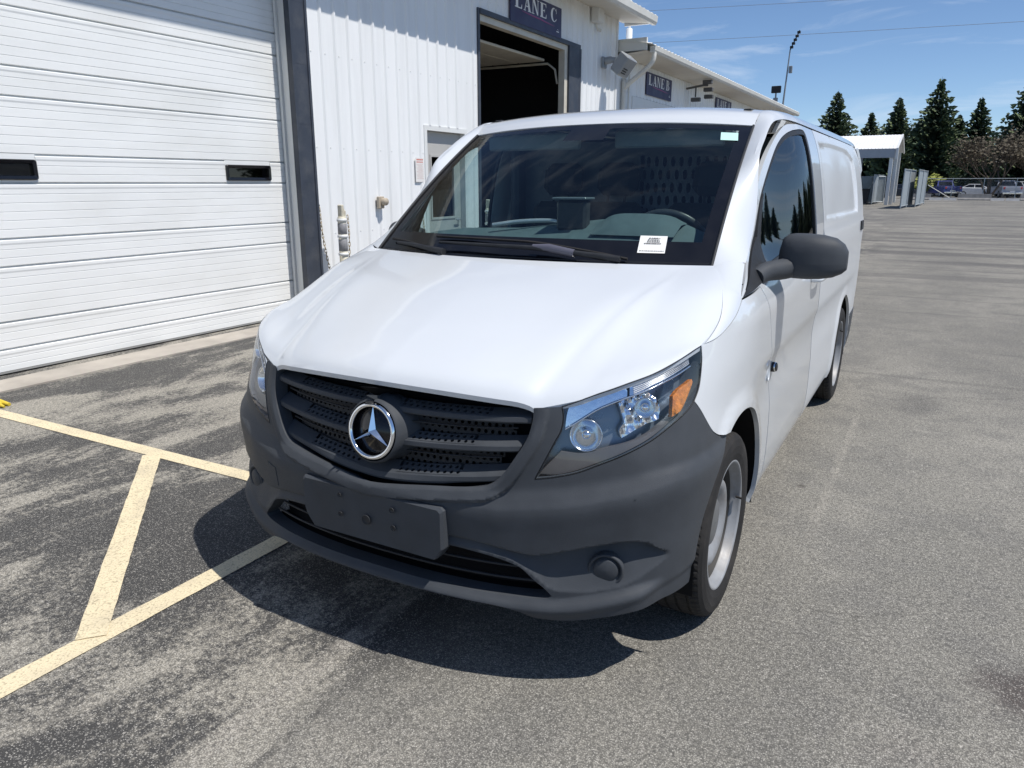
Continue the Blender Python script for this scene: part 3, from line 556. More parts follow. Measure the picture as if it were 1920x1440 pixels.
bollard(-4.57, 5.10, 'cream bollard with two grey bands beside the dark column')
bollard(-4.57, 8.38, 'cream bollard seen through the van windscreen by the walk-in door')
def chain(pts, label, n):
    P_ = crs(pts, 20); d = np.concatenate([[0], np.cumsum(np.linalg.norm(np.diff(P_, axis=0), axis=1))]); o = empty('chain', tuple(pts[0]), label=label, cat='chain', group='chains hanging by the bollards')
    mb0 = MB(); t = np.linspace(0, 2*math.pi, 13); mb0.tube([(.0105*math.cos(a), .0, .021*math.sin(a)+.008*np.sign(math.sin(a))) for a in t], .0045, 5, cap=False); me = mb0.mesh('chain_link', CHN, True)
    for i in range(n):
        s_ = d[-1]*(i+.5)/n; p = [np.interp(s_, d, P_[:, k]) for k in range(3)]; q_ = [np.interp(min(s_+.02, d[-1]), d, P_[:, k]) for k in range(3)]; r_ = [np.interp(max(s_-.02, 0), d, P_[:, k]) for k in range(3)]
        k = put('chain_link', me, o); k.location = Vector(p)-Vector(pts[0]); k.rotation_mode = 'QUATERNION'; k.rotation_quaternion = (Vector(q_)-Vector(r_)).to_track_quat('Z', 'Y') @ Matrix.Rotation(math.pi/2*(i % 2), 4, 'Z').to_quaternion()
    return o
o = chain([(WX+.05, 5.01, 1.26), (WX+.055, 5.03, .95), (WX+.08, 5.07, .62), (WX+.12, 5.10, .30)], 'rusty chain hanging from a hook beside the dark column', 22)
mb = MB(); mb.lathe([(.03, 0), (.03, .02), (.012, .03), (.012, .05), (.001, .055)], 12, M=Matrix.Translation((-.05, 0, .02)) @ Matrix.Rotation(math.pi/2, 4, 'Y')); mb.obj('hook', MT['dark_plastic'], o)
chain([(-4.53, 5.155, 1.17), (-4.53, 5.165, .9), (-4.54, 5.15, .55), (-4.56, 5.16, .2)], 'pale chain hanging down the side of the banded bollard', 22)
chain([(WX+.05, 7.02, 1.20), (WX+.06, 7.04, .9), (WX+.10, 7.08, .5)], 'chain hanging on the wall left of the walk-in door', 16)
# ---------------------------------------------------------------- trimmed-surface tools
def Bx(s, z):
    s = np.asarray(s, float); P = B(np.abs(s), z); P[..., 0] *= np.where(s < 0, -1, 1); return P
def Bn(s, z, e=1e-3):
    a = Bx(np.asarray(s)+e, z)-Bx(np.asarray(s)-e, z); b = Bx(s, np.asarray(z)+e)-Bx(s, np.asarray(z)-e)
    n = np.cross(a, b); return n/np.maximum(np.linalg.norm(n, axis=-1, keepdims=True), 1e-9)
def dens(segs, h):
    """join smooth segments (each >2 points is splined) into one closed, evenly stepped loop"""
    out = []
    for sg in segs:
        P = crs(sg, 24) if len(sg) > 2 else np.array(sg, float)
        d = np.concatenate([[0], np.cumsum(np.linalg.norm(np.diff(P, axis=0), axis=1))]); n = max(1, int(round(d[-1]/h)))
        t = np.linspace(0, d[-1], n+1)[:-1]; out.append(np.stack([np.interp(t, d, P[:, 0]), np.interp(t, d, P[:, 1])], 1))
    return np.vstack(out)
def pip(Q, poly):
    Q = np.asarray(Q); x, y = Q[:, 0], Q[:, 1]; ins = np.zeros(len(Q), bool); n = len(poly)
    for i in range(n):
        (x1, y1), (x2, y2) = poly[i], poly[(i+1) % n]
        if y1 == y2: continue
        c = ((y1 > y) != (y2 > y)) & (x < (x2-x1)*(y-y1)/(y2-y1)+x1); ins ^= c
    return ins
def pdist(Q, line, closed=True):
    Q = np.asarray(Q, float); L_ = np.asarray(line, float); best = np.full(len(Q), 1e9)
    for i in range(len(L_) if closed else len(L_)-1):
        a = L_[i]; b = L_[(i+1) % len(L_)]; ab = b-a; t = np.clip(((Q-a)@ab)/max(ab@ab, 1e-12), 0, 1)
        best = np.minimum(best, np.linalg.norm(Q-(a+t[:, None]*ab), axis=1))
    return best
def area2(p): return np.sum(p[:, 0]*np.roll(p[:, 1], -1)-np.roll(p[:, 0], -1)*p[:, 1])
def inset(p, g):
    p = np.asarray(p, float)
    if area2(p) < 0: p = p[::-1]
    t = np.roll(p, -1, 0)-np.roll(p, 1, 0); t /= np.maximum(np.linalg.norm(t, axis=1, keepdims=True), 1e-9)
    return p+np.stack([-t[:, 1], t[:, 0]], 1)*g
def trim(name, loop, mats, parent, holes=(), h=.03, off=0.0, disp=None, flange=.012, gap=.002, mirror=False, extra=(), smooth=True, more=None, **kw):
    loop = np.asarray(loop, float)
    if area2(loop) < 0: loop = loop[::-1]
    if gap: loop = inset(loop, gap)
    hl_ = []
    for q in holes:
        q = np.asarray(q, float); hl_.append(q if area2(q) < 0 else q[::-1])
    lo, hi = loop.min(0), loop.max(0)
    gx = np.arange(lo[0]+h*.5, hi[0], h); gz = np.arange(lo[1]+h*.4, hi[1], h*.866); I = np.array([(x+(h/2 if k % 2 else 0), z) for k, z in enumerate(gz) for x in gx])
    if len(I):
        ok = pip(I, loop)
        for q in hl_: ok &= ~pip(I, q)
        I = I[ok]; ok = pdist(I, loop) > .45*h
        for q in hl_: ok &= pdist(I, q) > .45*h
        I = I[ok]
    loops = [loop]+hl_; V = []; E_ = []
    for q in loops:
        n0 = len(V); V += [tuple(p) for p in q]; E_ += [(n0+i, n0+(i+1) % len(q)) for i in range(len(q))]
    nb = len(V)
    for ln in extra:
        n0 = len(V); V += [tuple(p) for p in ln]; E_ += [(n0+i, n0+i+1) for i in range(len(ln)-1)]
    V += [tuple(p) for p in I]
    r = delaunay_2d_cdt([Vector(p) for p in V], E_, [], 0, 1e-6)
    Q = np.array([tuple(v) for v in r[0]]); T = np.array([t for t in r[2] if len(t) == 3])
    c = Q[T].mean(1); ok = pip(c, loop)
    for q in hl_: ok &= ~pip(c, q)
    T = T[ok]
    a = Q[T]; cr = (a[:, 1, 0]-a[:, 0, 0])*(a[:, 2, 1]-a[:, 0, 1])-(a[:, 1, 1]-a[:, 0, 1])*(a[:, 2, 0]-a[:, 0, 0]); T[cr < 0] = T[cr < 0][:, ::-1]
    def S(q, o=0.0):
        d = np.zeros(len(q))+off+o
        if disp is not None: d = d+disp(q[:, 0], q[:, 1])
        return Bx(q[:, 0], q[:, 1])+Bn(q[:, 0], q[:, 1])*d[:, None]
    mb = MB(); mb.add(S(Q), T, 0, smooth)
    if flange:
        for q in loops:
            q = np.asarray(q); n = len(q); mb.add(np.vstack([S(q), S(q, -flange)]), [(i, n+i, n+(i+1) % n, (i+1) % n) for i in range(n)], 0, False)
    if more is not None: more(mb)
    o = put(name, mb.mesh(name, mats), parent, **kw)
    if mirror: mirror_of(o)
    return o
def mirror_of(o):
    """the same part on the other side of the van"""
    me = o.data.copy(); n = len(me.vertices); co = np.empty(n*3, np.float32); me.vertices.foreach_get('co', co); co[0::3] *= -1; me.vertices.foreach_set('co', co); me.flip_normals(); me.update()
    c = bpy.data.objects.new(o.name.split('.')[0], me); COL.objects.link(c); c.parent = o.parent
    c.location = (-o.location.x, o.location.y, o.location.z)
    return c
sy = s_at_y
def SY(P): return [(sy(y), z) for y, z in P]
def mir(P): return [(-s, z) for s, z in reversed(P)]
# outlines on the skin, (s, z)
HL = [(0.553, 0.688), (0.581, 0.744), (0.609, 0.8), (0.625, 0.829), (0.632, 0.854), (0.633, 0.88), (0.627, 0.904), (0.677, 0.921), (0.731, 0.94), (0.778, 0.954), (0.837, 0.97), (0.936, 0.992), (1.068, 1.019), (1.173, 1.038), (1.217, 1.044), (1.206, 1.005), (1.18, 0.959), (1.153, 0.922), (1.116, 0.89), (1.079, 0.872), (0.991, 0.84), (0.902, 0.801), (0.811, 0.765), (0.745, 0.74), (0.681, 0.715), (0.616, 0.699)]
GR = [(0.541, 0.897), (0.541, 0.873), (0.538, 0.85), (0.529, 0.816), (0.514, 0.786), (0.497, 0.759), (0.478, 0.729), (0.462, 0.706), (0.437, 0.677), (0.411, 0.659), (0.384, 0.651), (0.312, 0.641), (0.222, 0.632), (0.1, 0.618), (0.05, 0.612), (0, 0.609)]
INT_T = [(0, .452), (0.274, 0.449), (0.358, 0.444), (0.429, 0.435), (0.485, 0.421), (0.52, 0.405), (0.555, 0.372), (0.588, 0.345), (0.612, 0.320)]
INT_B = [(.612, .320), (.59, .311), (.5, .3075), (.3, .3075), (0, .31)]
EDGE = [(0, .282), (0.21, 0.282), (0.337, 0.282), (0.455, 0.28), (0.52, 0.268), (0.56, 0.25), (0.657, 0.248), (0.759, 0.262), (0.859, 0.280), (0.972, 0.292), (1.085, 0.305)]
AY, AZ, AR = .93, .34, .422
def arch(yc, a0, a1, n=26, r=AR): return [(yc+r*math.cos(math.radians(a)), AZ+r*math.sin(math.radians(a))) for a in np.linspace(a0, a1, n)]
van = empty('delivery_van', (0, 0, 0), label='white cargo van with dark grey bumper parked beside the white metal building', cat='van')
WP = MT['white_paint']; BP = MT['bumper_plastic']; DP = MT['dark_plastic']; VOID = MT['black_void']
# ---------------------------------------------------------------- front bumper
gr_full = np.array(crs(GR, 10)); gr_line = np.vstack([gr_full, (gr_full[::-1]*[-1, 1])[1:]]); gr_poly_ = gr_line.copy()
UP = pch([0, .28, .37, .46, .51, .555, .60, .654, .751, .832, .88, .93, .97], [.486, .482, .478, .465, .456, .450, .456, .468, .488, .499, .494, .470, .450])
LO = pch([0, .28, .36, .43, .485, .52, .566, .60, .633, .70, .77, .82, .864, .92, .97], [.458, .456, .453, .444, .431, .411, .376, .348, .338, .337, .348, .358, .378, .412, .440])
DEP = pch([0, .25, .40, .55, .66, .76, .86, .93, .97], [.004, .010, .016, .030, .052, .058, .045, .022, .0])
LIPT = pch([0, .4, .62, .69, .79, .86, .92, 1.1], [.312, .308, .313, .326, .346, .361, .372, .40])
LIPB = pch([0, .4, .55, .66, .76, .86, .93, 1.1], [.288, .284, .278, .285, .306, .330, .352, .39])
RW = .040
def bump_disp(s, z):
    a = np.abs(s); q = np.stack([s, z], 1); d = pdist(q, gr_line, False)
    r = .013*(1-sst(RW, RW+.005, d))*(1-.8*sst(.015, 0, d))*(1-sst(.80, .87, z)*.5)
    # the stepped scoop that runs from beside the plate bracket out to the fog lamp recess
    t = np.clip((z-LO(a))/np.maximum(UP(a)-LO(a), 1e-3), 0, 1.2)
    dep = DEP(a)*np.where(t < 1, t**.85, 1-sst(1.0, 1.06, t)); dep = np.where(a < .97, dep, 0)
    # ledge along the bottom lip
    lip = .024*sst(LIPT(a)+.002, LIPB(a), z)*(1-sst(.86, .97, a))-.006*sst(LIPB(a)-.004, LIPB(a)-.03, z)
    # round blanking plug seat
    pr = np.hypot(a-.775, (z-.402)*1.02); seat = -.012*(1-sst(.050, .056, pr))
    # square tow cover on one side only
    return r-dep+lip
arc_pt = arch(AY, 112.5, 184, 24)
right_half = ([(GR, )])
bump_loop = dens([GR[::-1], [GR[0], HL[6]], HL[0:7][::-1], [HL[0]]+HL[:17:-1], [HL[18], (1.157, .846), (1.205, .785), (1.235, .762), (1.282, .742), (sy(arc_pt[0][0]), arc_pt[0][1])], SY(arc_pt[:-2]), [(sy(arc_pt[-3][0]), arc_pt[-3][1]), EDGE[-1]], EDGE[::-1]], .010)
# mirror to the other side: the loop starts at the grille's bottom centre and ends at the lip's centre
bl = bump_loop; bl_full = np.vstack([bl, [[0, .282]], (bl[::-1]*[-1, 1])[:-1]])
int_r = dens([INT_T, INT_B], .012); int_full = np.vstack([int_r, [[0, .31]], (int_r[::-1]*[-1, 1])[:-1]])
xs_ = np.linspace(.02, .955, 130)
ex = []; xl = np.linspace(.0, .93, 120)
for sg in (1, -1):
    for f_ in (lambda x: UP(x)-.0006, lambda x: UP(x)+(UP(x)-LO(x))*.062, LO): ex.append(np.stack([sg*xs_, f_(xs_)], 1))
    for f_ in (LIPT, lambda x: (LIPT(x)+LIPB(x))/2, LIPB, lambda x: LIPB(x)-.006): ex.append(np.stack([sg*(xl+.004), f_(xl)], 1))
    cs = np.linspace(.02, 1.08, 110)
    for dz in (0, .018, .042): ex.append(np.stack([sg*cs, .560+dz+np.interp(cs, [0, .45, .65, .82, .95, 1.12], [.017, .013, .038, .075, .105, .11])], 1))
for g_ in (.0, .015, RW, RW+.005):
    q_ = inset(np.vstack([gr_poly_, [[0, .99]]]), -g_) if g_ else gr_poly_
    q_ = q_[(q_[:, 1] < .86)]; ex.append(q_[np.argsort(-np.arctan2(q_[:, 1]-.80, q_[:, 0]*.6) % (2*math.pi))] if 0 else q_)
bumper = trim('front_bumper', bl_full, [BP], van, holes=[int_full], h=.0088, disp=bump_disp, flange=.05, gap=.0015, extra=ex)
def on(s, z, o=0.0):
    s = np.atleast_1d(np.asarray(s, float)); z = np.atleast_1d(np.asarray(z, float))+0*s
    return Bx(s, z)+Bn(s, z)*np.atleast_1d(o)[..., None]
# lower intake: dark cavity and two thin bars
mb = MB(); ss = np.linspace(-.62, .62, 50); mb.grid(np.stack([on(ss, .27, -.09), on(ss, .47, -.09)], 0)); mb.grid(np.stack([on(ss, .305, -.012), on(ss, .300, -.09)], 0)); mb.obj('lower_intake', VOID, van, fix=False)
for z0, sm in ((.395, .50), (.352, .56)):
    mb = MB(); s2 = np.linspace(-sm, sm, 50); mb.tube(on(s2, z0+.012*(np.abs(s2)/.5)**2*0, -.030), .0045, 6); mb.obj('intake_bar', DP, van)
tc_ = dens([[(-0.523, 0.483), (-0.471, 0.479)], [(-0.471, 0.479), (-0.471, 0.549)], [(-0.471, 0.549), (-0.523, 0.559)], [(-0.523, 0.559), (-0.523, 0.483)]], .006)
trim('tow_cover', tc_, [BP], van, h=.02, off=.0018, flange=.006, gap=0)
# blanking plugs in the fog lamp recesses
for sg in (1, -1):
    c = on(sg*.775, .403, -.030)[0]; n = Bn(np.array([sg*.775]), np.array([.402]))[0]; n = (n+np.array([sg*-.08, -.45, .02])); n /= np.linalg.norm(n); Mx = Matrix.Translation(Vector(c)) @ Vector(n).to_track_quat('Z', 'Y').to_matrix().to_4x4()
    mb = MB(); mb.lathe([(.054, -.05), (.054, .012), (.051, .015), (.047, .015), (.044, .009), (.041, .002), (.039, .002), (.037, .013), (.033, .016), (0.001, .018)], 40, M=Mx); mb.obj('fog_plug', BP, van)
# plate bracket
pb = MB(); yb = .062
prof = [(-.277, .580), (.277, .580), (.287, .570), (.287, .445), (.262, .408), (-.245, .408), (-.277, .445), (-.287, .470), (-.287, .570)]
n_ = len(prof); ins = [(x*.972, z-.003+(.0 if z < .5 else -.004)) for x, z in prof]
def bowp(x, y): return y+.10*x*x
V = [(x, bowp(x, yb+.045), z) for x, z in prof]+[(x, bowp(x, yb+.008), z) for x, z in prof]+[(x, bowp(x, yb), z) for x, z in ins]
F = [((i+1) % n_, i, n_+i, n_+(i+1) % n_) for i in range(n_)]+[(n_+(i+1) % n_, n_+i, 2*n_+i, 2*n_+(i+1) % n_) for i in range(n_)]
pb.add(V, F, 0); pb.add(V[2*n_:], [tuple(range(n_))], 0)
bracket = pb.obj('plate_bracket', BP, van)
for x, z, r in ((-.115, .545, .007), (-.115, .478, .008), (-.006, .482, .016), (.100, .538, .009), (.103, .478, .009)):
    mb = MB(); Mx = Matrix.Translation((x, bowp(x, yb)-.0006, z)) @ Matrix.Rotation(math.pi/2, 4, 'X')
    mb.lathe([(r*1.08, -.001), (r*1.04, .0012), (r*.92, .0012), (r*.85, .0002), (.0005, .0002)], 20, M=Mx); mb.obj('screw_hole', DP, bracket)
# ---------------------------------------------------------------- grille
GS = pch([.60, .62, .632, .641, .651, .659, .677, .706, .729, .759, .786, .816, .85, .90], [.02, .12, .222, .312, .384, .411, .437, .462, .478, .497, .514, .529, .538, .541])
gr_poly = np.vstack([gr_full, (gr_full[::-1]*[-1, 1])[1:]])
def cells(mb, fn, a0, a1, b0, b1, pa, pb_, r, test=None, stagger=True):
    """perforated sheet: staggered cells, each a square ring round an octagonal hole"""
    nb_ = max(1, int(round((b1-b0)/pb_))); hb = (b1-b0)/nb_; na = max(1, int(round((a1-a0)/pa))); ha = (a1-a0)/na
    for j in range(nb_):
        sh = ha/2 if stagger and j % 2 else 0
        for i in range(na-(1 if sh else 0)):
            ca = a0+ha*(i+.5)+sh; cb = b0+hb*(j+.5)
            if test is not None and not test(ca, cb): continue
            o = [(ca+ha/2*x, cb+hb/2*y) for x, y in ((1, 0), (1, 1), (0, 1), (-1, 1), (-1, 0), (-1, -1), (0, -1), (1, -1))]
            k = [(ca+r[0]*math.cos(t*math.pi/4), cb+r[1]*math.sin(t*math.pi/4)) for t in range(8)]
            V = [fn(*p) for p in o+k]; mb.add(V, [(t, (t+1) % 8, 8+(t+1) % 8, 8+t) for t in range(8)])
            V2 = [fn(*p) for p in k]; W2 = [fn(*p, 1) for p in k]; mb.add(V2+W2, [((t+1) % 8, t, 8+t, 8+(t+1) % 8) for t in range(8)])
grille = empty('grille', (0, 0, 0)); grille.parent = van
trim('backing', inset(dens([list(map(tuple, gr_poly)), [tuple(gr_poly[-1]), tuple(gr_poly[0])]], .02), -.006), [VOID], grille, h=.05, off=-.095, flange=-.085, gap=0)
mb = MB()
def fnm(a, b, dp=0): return on(a, b, -.060-.006*dp)[0]
ip = inset(gr_poly, .035)
cells(mb, fnm, -.48, .48, .625, .885, .0240, .0215, (.0068, .0068), lambda a, b: pip(np.array([[a, b]]), ip)[0])
mesh_o = mb.obj('perforated_panel', DP, grille, fix=False, kind='stuff')
ZB = {0: lambda a: .836+.012*(a/.52)**2, 1: lambda a: .732+.030*(a/.49)**1.5, 2: lambda a: .624+.040*(a/.42)**1.6}
for k in range(3):
    mb = MB(); zb = ZB[k]
    prof = [(-.050, .000), (-.016, .000), (-.012, .004), (-.012, .017), (-.016, .021), (-.052, .047 if k else .044), (-.060, .044), (-.060, .000)]
    sm = [float(GS(zb(.48)+dz+.002))-.003 for _, dz in prof]
    for sg in (1, -1):
        t = np.linspace(0, 1, 40); rows = []
        for (o_, dz), m in zip(prof, sm):
            a = t*m; rows.append(on(sg*a, zb(a)+dz, o_))
        # plain faces: everything except the sloping top between the emblem and the solid end
        G_ = np.stack(rows, 0)
        for r0 in (0, 1, 2, 3, 5, 6):
            mb.grid(G_[r0:r0+2], smooth=False)
        a0, a1 = .075, .40-.045*k
        def fs(a, b, dp=0, sg=sg, zb=zb, prof=prof):
            (o1, d1), (o2, d2) = prof[4], prof[5]; o_ = o1+(o2-o1)*b-.007*dp; dz = d1+(d2-d1)*b-.005*dp; return on(sg*a, zb(a)+dz, o_)[0]
        cells(mb, fs, a0, a1, .03, .97, .0243, .47, (.0065, .145))
        for u0, u1 in ((0, a0), (a1, None)):
            uu = np.linspace(u0, u1 if u1 else 1, 10); R4 = [];
            for (o_, dz), m in ((prof[4], sm[4]), (prof[5], sm[5])):
                a = uu if u1 else a1+(m-a1)*np.linspace(0, 1, 10); R4.append(on(sg*a, zb(a)+dz, o_))
            mb.grid(np.stack(R4, 0), smooth=False)
    mb.obj('grille_slat', BP, grille)
for zf, sm in ((lambda a: .812+.020*(a/.5)**2, .49), (lambda a: .712+.026*(a/.45)**1.6, .44)):
    mb = MB()
    a = np.linspace(-sm, sm, 60); mb.tube(on(a, zf(np.abs(a)), -.038), .0035, 6)
    mb.obj('grille_bar', DP, grille)
# emblem: ring and three-pointed star in a rounded housing
ec = Vector(on(0, .768, .012)[0]); en = Vector((0, -1, .16)).normalized(); EM = Matrix.Translation(ec) @ en.to_track_quat('Z', 'Y').to_matrix().to_4x4()
emb = empty('emblem', (0, 0, 0)); emb.parent = grille
mb = MB(); V0 = []
for r, h, kx in ((.096, .006, 1), (.102, .002, 1), (.105, -.012, 1.0), (.108, -.030, 1.03), (.110, -.060, 1.14), (.110, -.085, 1.20)):
    V0.append([EM @ Vector((r*kx*math.cos(a), r*math.sin(a)+.010*(h < -.02), h)) for a in np.linspace(0, 2*math.pi, 65)])
mb.grid(np.array([[tuple(v) for v in r] for r in V0])); mb.obj('housing', BP, grille)
mb = MB(); mb.lathe([(.092, -.010), (.088, .000), (.001, .004)], 48, M=EM); mb.obj('disc', MT['gloss_black'], grille)
mb = MB(); mb.lathe([(.0845+.0078*math.cos(t), .006+.0078*math.sin(t)) for t in np.linspace(0, 2*math.pi, 13)], 72, M=EM); mb.obj('emblem_ring', MT['chrome'], grille)
mb = MB()
for k in range(3):
    a = math.pi/2+k*2*math.pi/3; R_ = Matrix.Rotation(a, 4, 'Z'); w = .0165
    V = [EM @ (R_ @ Vector(p)) for p in ((0, 0, .022), (.082, 0, .006), (w*.5, -w*.866, .004), (w*.5, w*.866, .004))]
    mb.add(V, [(0, 2, 1), (0, 1, 3)])
mb.obj('emblem_star', MT['chrome'], grille, fix=False)
bpy.data.objects.remove(emb)
# ---------------------------------------------------------------- headlights
hl_loop = dens([HL[0:7], HL[6:15], HL[14:19], HL[18:]+[HL[0]]], .012)
def hz(frac, s):  # point inside the lamp by height fraction at a given s
    top = np.interp(s, [p[0] for p in HL[6:15]], [p[1] for p in HL[6:15]]); bot = np.interp(s, [p[0] for p in [HL[0]]+HL[:17:-1]], [p[1] for p in [HL[0]]+HL[:17:-1]]); return bot+(top-bot)*frac
def fr(pts): return [(s, float(hz(f, s))) for s, f in pts]
HM = mat('lamp_bezel', (.20, .24, .29), .30, .55, noise=.1, nscale=12)
HD = mat('lamp_smoke', (.12, .11, .105), .35, noise=.1, nscale=9)
for side in (1, -1):
    hd = empty('headlight', (0, 0, 0)); hd.parent = van
    def T_(name, loop, m, **kw):
        lp = np.asarray(loop, float)*[side, 1]; return trim(name, lp, [m], hd, **kw)
    T_('housing', hl_loop, HM, h=.03, off=-.075, flange=-.070, gap=.001)
    T_('bezel', dens([[(0.566, 0.702), (0.585, 0.727), (0.627, 0.772)], [(0.627, 0.772), (0.70, 0.771), (0.778, 0.790), (0.866, 0.808), (0.993, 0.850), (1.095, 0.886)], [(1.095, 0.886), (0.992, 0.844), (0.902, 0.806), (0.812, 0.77), (0.746, 0.745), (0.681, 0.719), (0.616, 0.702), (0.566, 0.702)]], .015), HD, h=.03, off=-.020, flange=.03, gap=0)
    T_('turn_reflector', dens([[(0.64, 0.842), (0.644, 0.88), (0.653, 0.91)], [(0.653, 0.91), (0.694, 0.922), (0.757, 0.944), (0.841, 0.965)], [(0.841, 0.965), (0.838, 0.933)], [(0.838, 0.933), (0.778, 0.916), (0.731, 0.896), (0.678, 0.864), (0.64, 0.842)]], .01), MT['reflector'], h=.012, off=-.016, flange=.02, gap=0)
    T_('daytime_strip', dens([[(0.849, 0.967), (0.935, 0.987), (1.065, 1.013), (1.16, 1.027)], [(1.16, 1.027), (1.14, 0.998)], [(1.14, 0.998), (1.052, 0.982), (0.939, 0.959), (0.89, 0.945), (0.846, 0.933)], [(0.846, 0.933), (0.849, 0.967)]], .01), MT['reflector'], h=.02, off=-.014, flange=.02, gap=0)
    for q in np.linspace(.12, .88, 6):
        a = np.linspace(.86, 1.14, 16); zz = np.interp(a, [.846, .89, .939, 1.052, 1.14], [.933, .945, .959, .982, .998]); z2 = np.interp(a, [.849, .935, 1.065, 1.16], [.967, .987, 1.013, 1.027])
        mb = MB(); mb.tube(on(side*a, zz+(z2-zz)*q, -.0115), .0018, 5); mb.obj('strip_rib', MT['silver_paint'], hd)
    mb = MB(); a = np.array([.64, .678, .731, .778, .838, .89, .939, 1.052, 1.14]); zz = np.array([.842, .864, .896, .916, .933, .945, .957, .980, .996]); mb.tube(crs(on(side*a, zz-.003, -.010), 5), .0032, 6); mb.obj('light_guide', MT['chrome'], hd)
    rf = dens([[(0.811, 0.915), (0.854, 0.932), (0.937, 0.941)], [(0.937, 0.941), (0.97, 0.920), (0.981, 0.889), (0.972, 0.858)], [(0.972, 0.858), (0.878, 0.834), (0.823, 0.813)], [(0.823, 0.813), (0.813, 0.837), (0.832, 0.862), (0.811, 0.915)]], .012)
    def fac(s, z): return .006*np.sin(np.abs(s)*90)*np.cos(z*100)-.016*np.cos((np.abs(s)-.90)*13)
    T_('main_reflector', rf, MT['reflector'], h=.008, off=-.034, disp=fac, flange=.02, gap=0, smooth=False)
    am = dens([[(1.000, .862), (1.017, .921)], [(1.017, .921), (1.054, .938), (1.132, .955)], [(1.132, .955), (1.132, .943), (1.078, .897), (1.046, .873)], [(1.046, .873), (1.000, .862)]], .010)
    T_('side_reflector', am, MT['amber'], h=.02, off=-.008, flange=.015, gap=0)
    for (s0, z0, r0, dp) in ((.705, .822, .046, .034), (.903, .897, .029, .024)):
        c = on(side*s0, z0, -.022)[0]; n = Vector((side*.35, -1, .16)).normalized(); Mx = Matrix.Translation(Vector(c)) @ n.to_track_quat('Z', 'Y').to_matrix().to_4x4()
        mb = MB(); mb.lathe([(r0*1.06, -.004), (r0*1.04, .004), (r0, .004), (r0*.92, -dp*.25), (r0*.7, -dp*.6), (r0*.4, -dp*.9), (.004, -dp)], 36, M=Mx); ob = mb.obj('lamp_bowl', MT['reflector'], hd)
        mb = MB(); mb.lathe([(.013, -dp), (.013, -.010), (.010, -.004), (.001, -.003)], 16, M=Mx); mb.obj('bulb_cap', MT['chrome'], hd)
    T_('lens', hl_loop, GL['lens'], h=.02, off=.001, flange=0, gap=.003)
    # thin black seal round the lens
    a = hl_loop; mb = MB(); mb.tube(np.vstack([on(side*inset(a, .002)[:, 0], inset(a, .002)[:, 1], -.001), on(side*inset(a, .002)[:1, 0], inset(a, .002)[:1, 1], -.001)]), .0022, 5, cap=False); mb.obj('lamp_seal', DP, hd)
# ---------------------------------------------------------------- fenders
SHUT = [(.888, .632, 1.040), (.893, .725, 1.062), (.896, .805, 1.098), (.885, .875, 1.140), (.862, .946, 1.183), (.822, 1.045, 1.220), (.785, 1.108, 1.241)]
KC = [(.632, 1.044), (.75, 1.055), (.88, 1.095), (.989, 1.143)]
TRI = [(.989, 1.143), (1.014, 1.166), (1.195, 1.246)]
fa = arch(AY, -12, 112.5, 40)
f_loop = dens([[HL[18], HL[17], HL[16], HL[15], HL[14]], SY(KC), SY([(.989, 1.143), (1.243, 1.158)]), SY([(1.243, 1.158), (1.372, .931), (1.50, .70), (1.53, .55)]), SY([(1.53, .55), (1.53, .262)]), SY([(1.53, .262), (1.345, .262)]), SY(fa), [(sy(fa[-1][0]), fa[-1][1]), (1.282, .742), (1.235, .762), (1.205, .785), (1.157, .846), HL[18]]], .018)
def f_disp(s, z):
    y = np.interp(np.abs(s), PS, PLAN[:, 1]); r = np.hypot(y-AY, z-AZ); return .011*(1-sst(AR+.030, AR+.060, r))
def strip_more(side):
    def f(mb):
        kk = crs(np.vstack([on(*zip(*SY(KC)), -.001)[:-1], on(*zip(*SY(TRI)), -.001)]), 12); sh = crs(SHUT, 12)-np.array([0, 0, .003])
        t = np.linspace(0, 1, 60); ka = np.stack([np.interp(t*(len(kk)-1), np.arange(len(kk)), kk[:, i]) for i in range(3)], 1); sa = np.stack([np.interp(t*(len(sh)-1), np.arange(len(sh)), sh[:, i]) for i in range(3)], 1)
        wdt = np.linalg.norm(ka-sa, axis=1)[:, None]; md = (ka*.5+sa*.5)+np.array([.45, -.1, .85])*wdt*.11
        u = np.linspace(0, 1, 9)[:, None, None]; G_ = (1-u)**2*sa[None]+2*u*(1-u)*(2*md-(ka+sa)/2)[None]+u*u*ka[None]
        G_[:, :, 0] *= side; mb.grid(G_, smooth=True, flip=(side < 0))
    return f
for side in (1, -1):
    trim('fender', f_loop*[side, 1], [WP], van, h=.028, disp=f_disp, flange=.018, more=strip_more(side))
    c = on(side*sy(1.512), .797, .004)[0]; Mx = Matrix.Translation(Vector(c)) @ Vector((side, -.15, .1)).to_track_quat('Z', 'Y').to_matrix().to_4x4()
    mb = MB(); mb.lathe([(.021, -.01), (.021, .008), (.017, .014), (.008, .017), (.001, .017)], 24, M=Mx); mb.obj('side_marker', MT['gloss_black'], van)
    mb = MB(); mb.lathe([(.020, .010), (.0185, .0145)], 24, M=Mx); mb.obj('marker_ring', MT['chrome'], van)
    mb = MB(); mb.lathe([(.036+.0035*math.cos(t), .0035*math.sin(t)) for t in np.linspace(0, 2*math.pi, 9)], 30, M=Matrix.Translation(Vector(on(side*sy(1.44), .790, 0)[0])) @ Vector((side, 0, .05)).to_track_quat('Z', 'Y').to_matrix().to_4x4() @ Matrix.Diagonal((.55, 1, 1, 1))); mb.obj('marker_seat', WP, van)
